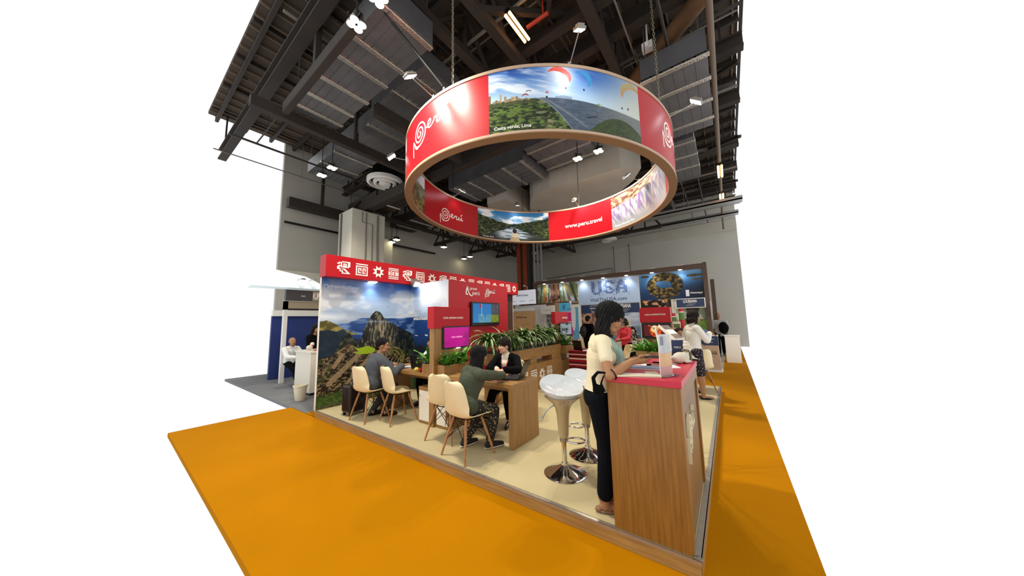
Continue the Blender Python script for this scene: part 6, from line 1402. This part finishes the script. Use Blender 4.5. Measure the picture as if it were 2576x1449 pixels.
def cf_map(u,v):
    c=C3('#62b4dc',u)*np.ones_like(u)[...,None]; n=fbm(u*5,v*7,3,106)
    c=mixc(c,C3('#f1b7cf',u),((u<.42+.2*n)&(v<.93)).astype(float)); c=mixc(c,C3('#d4298a',u),((u<.42)&(v<.9)&(v>.72)).astype(float)); c=mixc(c,C3('#d4298a',u),((u>.25)&(u<.45+.1*n)&(v>.42)&(v<.6)).astype(float)); c=mixc(c,C3('#e9eef6',u),((np.hypot((u-.55),(v-.86)*.6)<.2)).astype(float)); c=mixc(c,C3('#d4298a',u),((u>.3)&(v<.36)&(v>.28)).astype(float)); return c
# standing pink and blue map banner, nearer than the wall
t=thing('map_banner','tall light-blue banner with a pink map standing beside the small red header','banner',(-4.85,8.9,FZ))
mk('banner_back',MB().box(-.24,.24,-.01,.01,.1,2.12),WHITE,t); mk('banner_foot',MB().box(-.25,.25,-.1,.1,0,.1),STEEL,t); picture('banner_print',lambda u,v,h=0:Vector((u,-.011-h,v)),-.24,.24,.11,2.11,50,140,lambda U,V:cf_map((U+.24)/.48,(V-.1)/2),PRINT,t,.001)
for i,(x0,x1,y,z0,z1) in enumerate([(-7.2,-6.5,10.3,1.78,2.15)]):
    t=thing('light_box_sign','white box sign with small grey lettering under the redwood picture','sign',((x0+x1)/2,y,z0)); w=(x1-x0)/2; mk('sign_box',MB().box(-w,w,0,.7,0,z1-z0),WHITE,t,bevel=.01); put_text('sign_lettering','The Anchorage Hotel',lambda u,v,h=0:Vector((u,-h,v)),-w*.6,.17,width=w*1.2,m=mat('grey_lettering','#6a6a6c',.5),parent=t)
    mk('stand_leg',MB().box(-w,-w+.04,.3,.34,-(z0-FZ),0).box(w-.04,w,.3,.34,-(z0-FZ),0),WHITE,t)
t=thing('light_box_sign','sky-blue box sign with a striped shield above the small red header','sign',(-5.53,9.5,1.85)); mk('sign_box',MB().box(-.25,.24,0,.12,0,.38),mat('sky_blue_print','#45b4e4',.4),t); mk('box_side',MB().box(-.45,-.25,0,.12,0,.4),mat('kraft_board','#a08468',.7),t); mk('stand_leg',MB().box(-.3,-.22,.02,.1,-1.96,0),WHITE,t)
mb=MB(); fn=lambda u,v,h=0:Vector((u,-h,v))
for k in range(6): stroke(mb,[(-.09,.30-k*.035),(0,.285-k*.035),(.08-.008*k,.315-k*.035)],.016,fn,.002)
mk('shield_emblem',mb,LETD,t,fixn=False)
t=thing('hanging_sign','white-framed dark blue Louisiana box sign at the right of the pavilion','sign',(-.85,10.4,1.83)); mk('sign_box',MB().box(-.47,.47,0,.12,0,.355),WHITE,t,bevel=.006); mk('sign_face',MB().box(-.445,.445,-.004,0,.025,.33),NAVY,t)
louis(lambda u,v,h=0:Vector((u,-.004-h,v)),-.22,.19,.44,t); mk('sign_arm',MB().box(-.3,-.26,.12,.6,.25,.29).box(.26,.30,.12,.6,.25,.29),WHITE,t)
# hot-sauce style columns and a framed picture
for x,z1,r,l in [(-1.31,1.64,.065,'small red-capped display cylinder with a green band'),(-1.06,1.79,.085,'tall red-capped display cylinder with a green band')]:
    t=thing('display_cylinder',l,'display column',(x,9.5,FZ),0,'red-capped display cylinders'); h=z1-FZ
    mk('column',MB().lathe([(r,0),(r,h-.12)],24),mat('bottle_red','#b3121e',.35),t,smooth=True); mk('label_band',MB().lathe([(r+.002,h-.38),(r+.002,h-.13)],24),mat('bottle_green','#5b8a3a',.5,noise=.4,scale=12),t,smooth=True); mk('collar',MB().lathe([(r+.004,h-.13),(r+.004,h-.10)],24),WHITE,t,smooth=True); mk('cap',MB().lathe([(r*.95,h-.10),(r*.9,h-.01),(r*.5,h)],24),mat('bottle_red','#b3121e'),t,smooth=True)
t=thing('framed_picture','small cream framed picture on a post left of the white-jacketed woman','picture',(-1.21,9.3,FZ)); mk('frame',MB().box(-.125,.125,-.01,.01,1.22,1.46),mat('cream_paper','#ddd6be'),t); mk('picture_print',MB().box(-.1,.1,-.013,-.01,1.25,1.38),mat('green_print','#6d7a4a',.5,noise=.5,scale=16),t); mk('post',MB().box(-.015,.015,.01,.03,0,1.25).box(-.12,.12,-.1,.1,0,.01),STEEL,t)
# podium
t=thing('podium','tall information podium with a dark blue top band and Louisiana lettering','podium',(-.30,8.42,FZ)); w=.25
mk('podium_body',MB().prism([(-w,0),(w+.02,0),(w-.01,.76),(-w,.76)],'y',-.08,.25),mat('pale_wood_print','#c4a98c',.5,noise=.06,scale=8),t); mk('top_band',MB().box(-w-.005,w,-.09,.26,.76,1.03),NAVY,t); mk('podium_top',MB().box(-w-.02,w+.01,-.1,.28,1.03,1.05),WHITE,t); mk('plinth',MB().box(-w-.08,w+.05,-.14,.3,-.0,.045),WHITE,t,bevel=.003)
fn=lambda u,v,h=0:Vector((u,-.091-h,v)); put_text('podium_lettering','Louisiana Office',fn,-.2,.93,width=.36,m=LETW,parent=t); put_text('podium_lettering','of Tourism',fn,-.1,.83,width=.22,m=LETW,parent=t)
fn=lambda u,v,h=0:Vector((u,-.081-h,v)); put_text('podium_lettering','LOUISIANA',fn,-.2,.48,width=.4,height=.12,m=LETK,parent=t); put_text('podium_lettering','Feed Your Soul.',fn,0,.42,width=.16,m=LETK,parent=t,shear=.3)
# second, farther brown frame with a white screen
t=thing('far_frame_post','second brown frame post behind the pavilion, at the right edge','post',(-.25,12.5,FZ)); mk('post',MB().box(0,.14,-.05,.05,0,3.15),DOAK,t); mk('white_screen',MB().box(-.1,-.01,-.03,.03,1.9,2.25),WHITE,t); mk('side_panel',MB().box(-.08,0,-.02,.02,0,1.9),WLAM,t)
t=thing('low_barrier','low white counter beyond the podium at the right edge','counter',(.2,10.9,FZ)); mk('counter_body',MB().box(-.12,.3,-.3,.3,0,.9),WLAM,t); mk('counter_top',MB().box(-.14,.32,-.32,.32,.9,.93),WHITE,t)
# white chairs and table in the pavilion
t=thing('cafe_table','small cream-sided table in front of the seated print-dress woman','table',(-2.75,9.6,FZ)); mk('table_box',MB().box(-.3,.1,-.15,.15,.25,.72),mat('cream_board','#cfc6a8',.7),t); mk('tabletop',MB().box(-.32,.12,-.17,.17,.72,.75),WHITE,t); mk('leg',MB().box(-.12,-.08,-.02,.02,0,.25),STEEL,t)
WSH=mat('white_plastic','#e8e8e4',.35)
for k,(p,r,l) in enumerate([((-2.95,10.42,FZ),PI+.3,'white chair under the print-dress woman'),((-3.75,9.6,FZ),.8,'white shell chair in the pavilion left of the cream table'),((-4.5,8.9,FZ),.3,'white shell chair beside the man with the rucksack')]):
    c=copy_tree(ch0); place(c,p,r,l,'white chairs in the pavilion')
# ---------------------------------------------------------------- hotel booth in the far corner
t=thing('hotel_booth','white hotel booth with lit fascia lettering in the far corner','booth',(-7.9,9.9,FZ))
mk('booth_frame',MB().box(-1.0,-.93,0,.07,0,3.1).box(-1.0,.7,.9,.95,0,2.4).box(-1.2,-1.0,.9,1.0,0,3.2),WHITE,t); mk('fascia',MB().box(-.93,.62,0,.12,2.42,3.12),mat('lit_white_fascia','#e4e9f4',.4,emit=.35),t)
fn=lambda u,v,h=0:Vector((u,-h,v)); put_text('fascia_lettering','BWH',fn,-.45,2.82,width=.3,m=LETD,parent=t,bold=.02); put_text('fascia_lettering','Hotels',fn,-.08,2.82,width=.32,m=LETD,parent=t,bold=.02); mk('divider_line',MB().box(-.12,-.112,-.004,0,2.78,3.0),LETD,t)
for x,s in [(-.8,'WorldHotels'),(-.25,'Best Western'),(.3,'SureStay')]: put_text('fascia_lettering',s,fn,x,2.56,width=.3,height=.05,m=LETD,parent=t)
mk('shelf',MB().box(-.93,.3,.3,.5,2.1,2.24).box(-.93,-.88,.3,.5,0,2.1),WHITE,t)
t=thing('hotel_desk','tall kraft-brown hotel desk with black lettering in the far corner','counter',(-7.3,8.8,FZ)); mk('desk_body',MB().box(-.53,.5,0,.35,0,2.02),mat('kraft_brown','#c19a68',.6,noise=.06,scale=20),t)
put_text('desk_lettering','BWH',fn,-.3,1.72,width=.26,m=LETK,parent=t,bold=.012); put_text('desk_lettering','Hotels',fn,.0,1.72,width=.26,m=LETK,parent=t,bold=.012); mk('divider_line',MB().box(-.03,-.022,-.004,0,1.68,1.86),LETK,t)
put_text('desk_lettering','worldhotels',fn,-.0,1.43,width=.14,m=LETK,parent=t); put_text('desk_lettering','SureStay',fn,.25,1.43,width=.14,m=LETK,parent=t)
for p in ((-8.6,9.93,3.0),(-7.7,9.93,3.0)): tag(mk('fascia_lamp',MB().tube([p,(p[0],p[1]-.02,p[2]+.16),(p[0],p[1]-.27,p[2]+.2)],.012,6).ell((p[0],p[1]-.30,p[2]+.2),(.06,.05,.03)),WHITE,smooth=True),('left' if p[0]<-8 else 'right')+' arm lamp over the hotel fascia in the far corner','lamp','arm lamps over the hotel fascia')
# ---------------------------------------------------------------- booth at the far left
t=thing('left_booth','neighbouring booth with a peaked white roof, dark fascia and blue wall at the far left','booth',(-10,1.5,FZ))
mk('blue_wall',MB().box(-1.2,-1.1,-.8,2.4,0,1.92),mat('royal_blue_wall','#1f3578',.5,noise=.15,scale=1),t); mk('white_band',MB().box(-1.2,-1.05,-.8,2.4,1.92,2.1),WHITE,t)
mk('beige_band',MB().box(-.2,-.1,-.8,1.2,2.12,2.33),mat('beige_board','#b6a78a',.6),t); mk('black_gap',MB().box(-.25,-.1,-.8,1.2,2.08,2.12),BLACK,t)
mk('dark_fascia',MB().box(-.12,.0,-.8,1.2,2.35,2.66),mat('charcoal_fascia','#3c3d3f',.5),t); mk('name_plate',MB().box(0,.01,-.12,.3,2.36,2.64),mat('beige_plate','#a79c84',.5),t)
fn=lambda u,v,h=0:Vector((.011+h,u,v)); put_text('fascia_lettering','ITE',fn,.04,2.5,width=.2,m=LETW,parent=t); put_text('fascia_lettering','PV7',fn,-.42,2.46,width=.1,m=LETW,parent=t); mb=MB(); stroke(mb,[(-.08,2.58),(-.1,2.48),(-.03,2.42),(.02,2.5),(0,2.6)],.025,fn,.003); mk('crest',mb,LETW,t,fixn=False)
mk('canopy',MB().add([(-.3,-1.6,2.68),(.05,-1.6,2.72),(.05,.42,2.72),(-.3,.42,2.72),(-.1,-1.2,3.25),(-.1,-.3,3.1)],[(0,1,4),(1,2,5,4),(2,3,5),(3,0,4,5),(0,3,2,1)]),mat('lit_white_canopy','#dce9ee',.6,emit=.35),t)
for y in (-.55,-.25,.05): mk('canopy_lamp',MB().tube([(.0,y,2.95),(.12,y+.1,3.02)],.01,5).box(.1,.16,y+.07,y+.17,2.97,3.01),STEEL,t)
mk('fascia_post',MB().box(-.2,-.1,-.8,-.7,0,2.35),WHITE,t); mk('fascia_post',MB().box(-.2,-.1,1.1,1.2,0,2.35),WHITE,t); mk('side_beam',MB().box(-1.2,-.2,1.1,1.2,2.3,2.4),WHITE,t)
t=thing('white_counter','white reception counter of the neighbouring booth at the far left','counter',(-7.98,.62,FZ)); mk('counter_body',MB().box(-.6,.34,-.05,.42,0.06,.96),mat('warm_white_panel','#d8d2c4',.5),t); mk('counter_top',MB().box(-.62,.36,-.07,.44,.96,1.0),mat('warm_white_panel','#d8d2c4'),t); mk('plinth',MB().box(-.58,.32,-.03,.4,0,.06),BLACK,t)
t=thing('waste_bin','cream tapered waste bin in front of the white counter at the far left','bin',(-7.42,.32,FZ)); mk('bin_body',MB().lathe([(.09,0),(.13,.3),(.12,.3)],24),mat('cream_bin','#d8ceb4',.5),t,smooth=True); mk('bin_rim',MB().lathe([(.14,.29),(.14,.32),(.12,.32),(.12,.29)],24),mat('cream_bin','#d8ceb4'),t,smooth=True)
t=thing('toy_dog','small cream dog figure on the white counter at the far left','toy',(-8.12,.7,FZ+1.0),.5); remesh('body',MB().ell((0,0,.07),(.05,.09,.06)).ell((0,.08,.15),(.045,.05,.045)).ell((0,.12,.135),(.02,.03,.02)),.01,[mat('white_fleece','#e9dfc9')],t,2); mk('neck_cloth',MB().ell((0,.06,.11),(.05,.035,.02)),REDP,t,smooth=True)
tag(mk('red_box',MB().box(-7.9,-7.75,.7,.85,FZ+1.0,FZ+1.035),REDP),'small dark red box on the white counter at the far left','box')
t=thing('side_table','small white-topped black table behind the white counter at the far left','table',(-8.1,1.25,FZ)); mk('tabletop',MB().box(-.25,.3,-.15,.2,.68,.72),WHITE,t); mk('leg',MB().box(-.2,.25,-.1,.15,0,.68),BLACK,t)
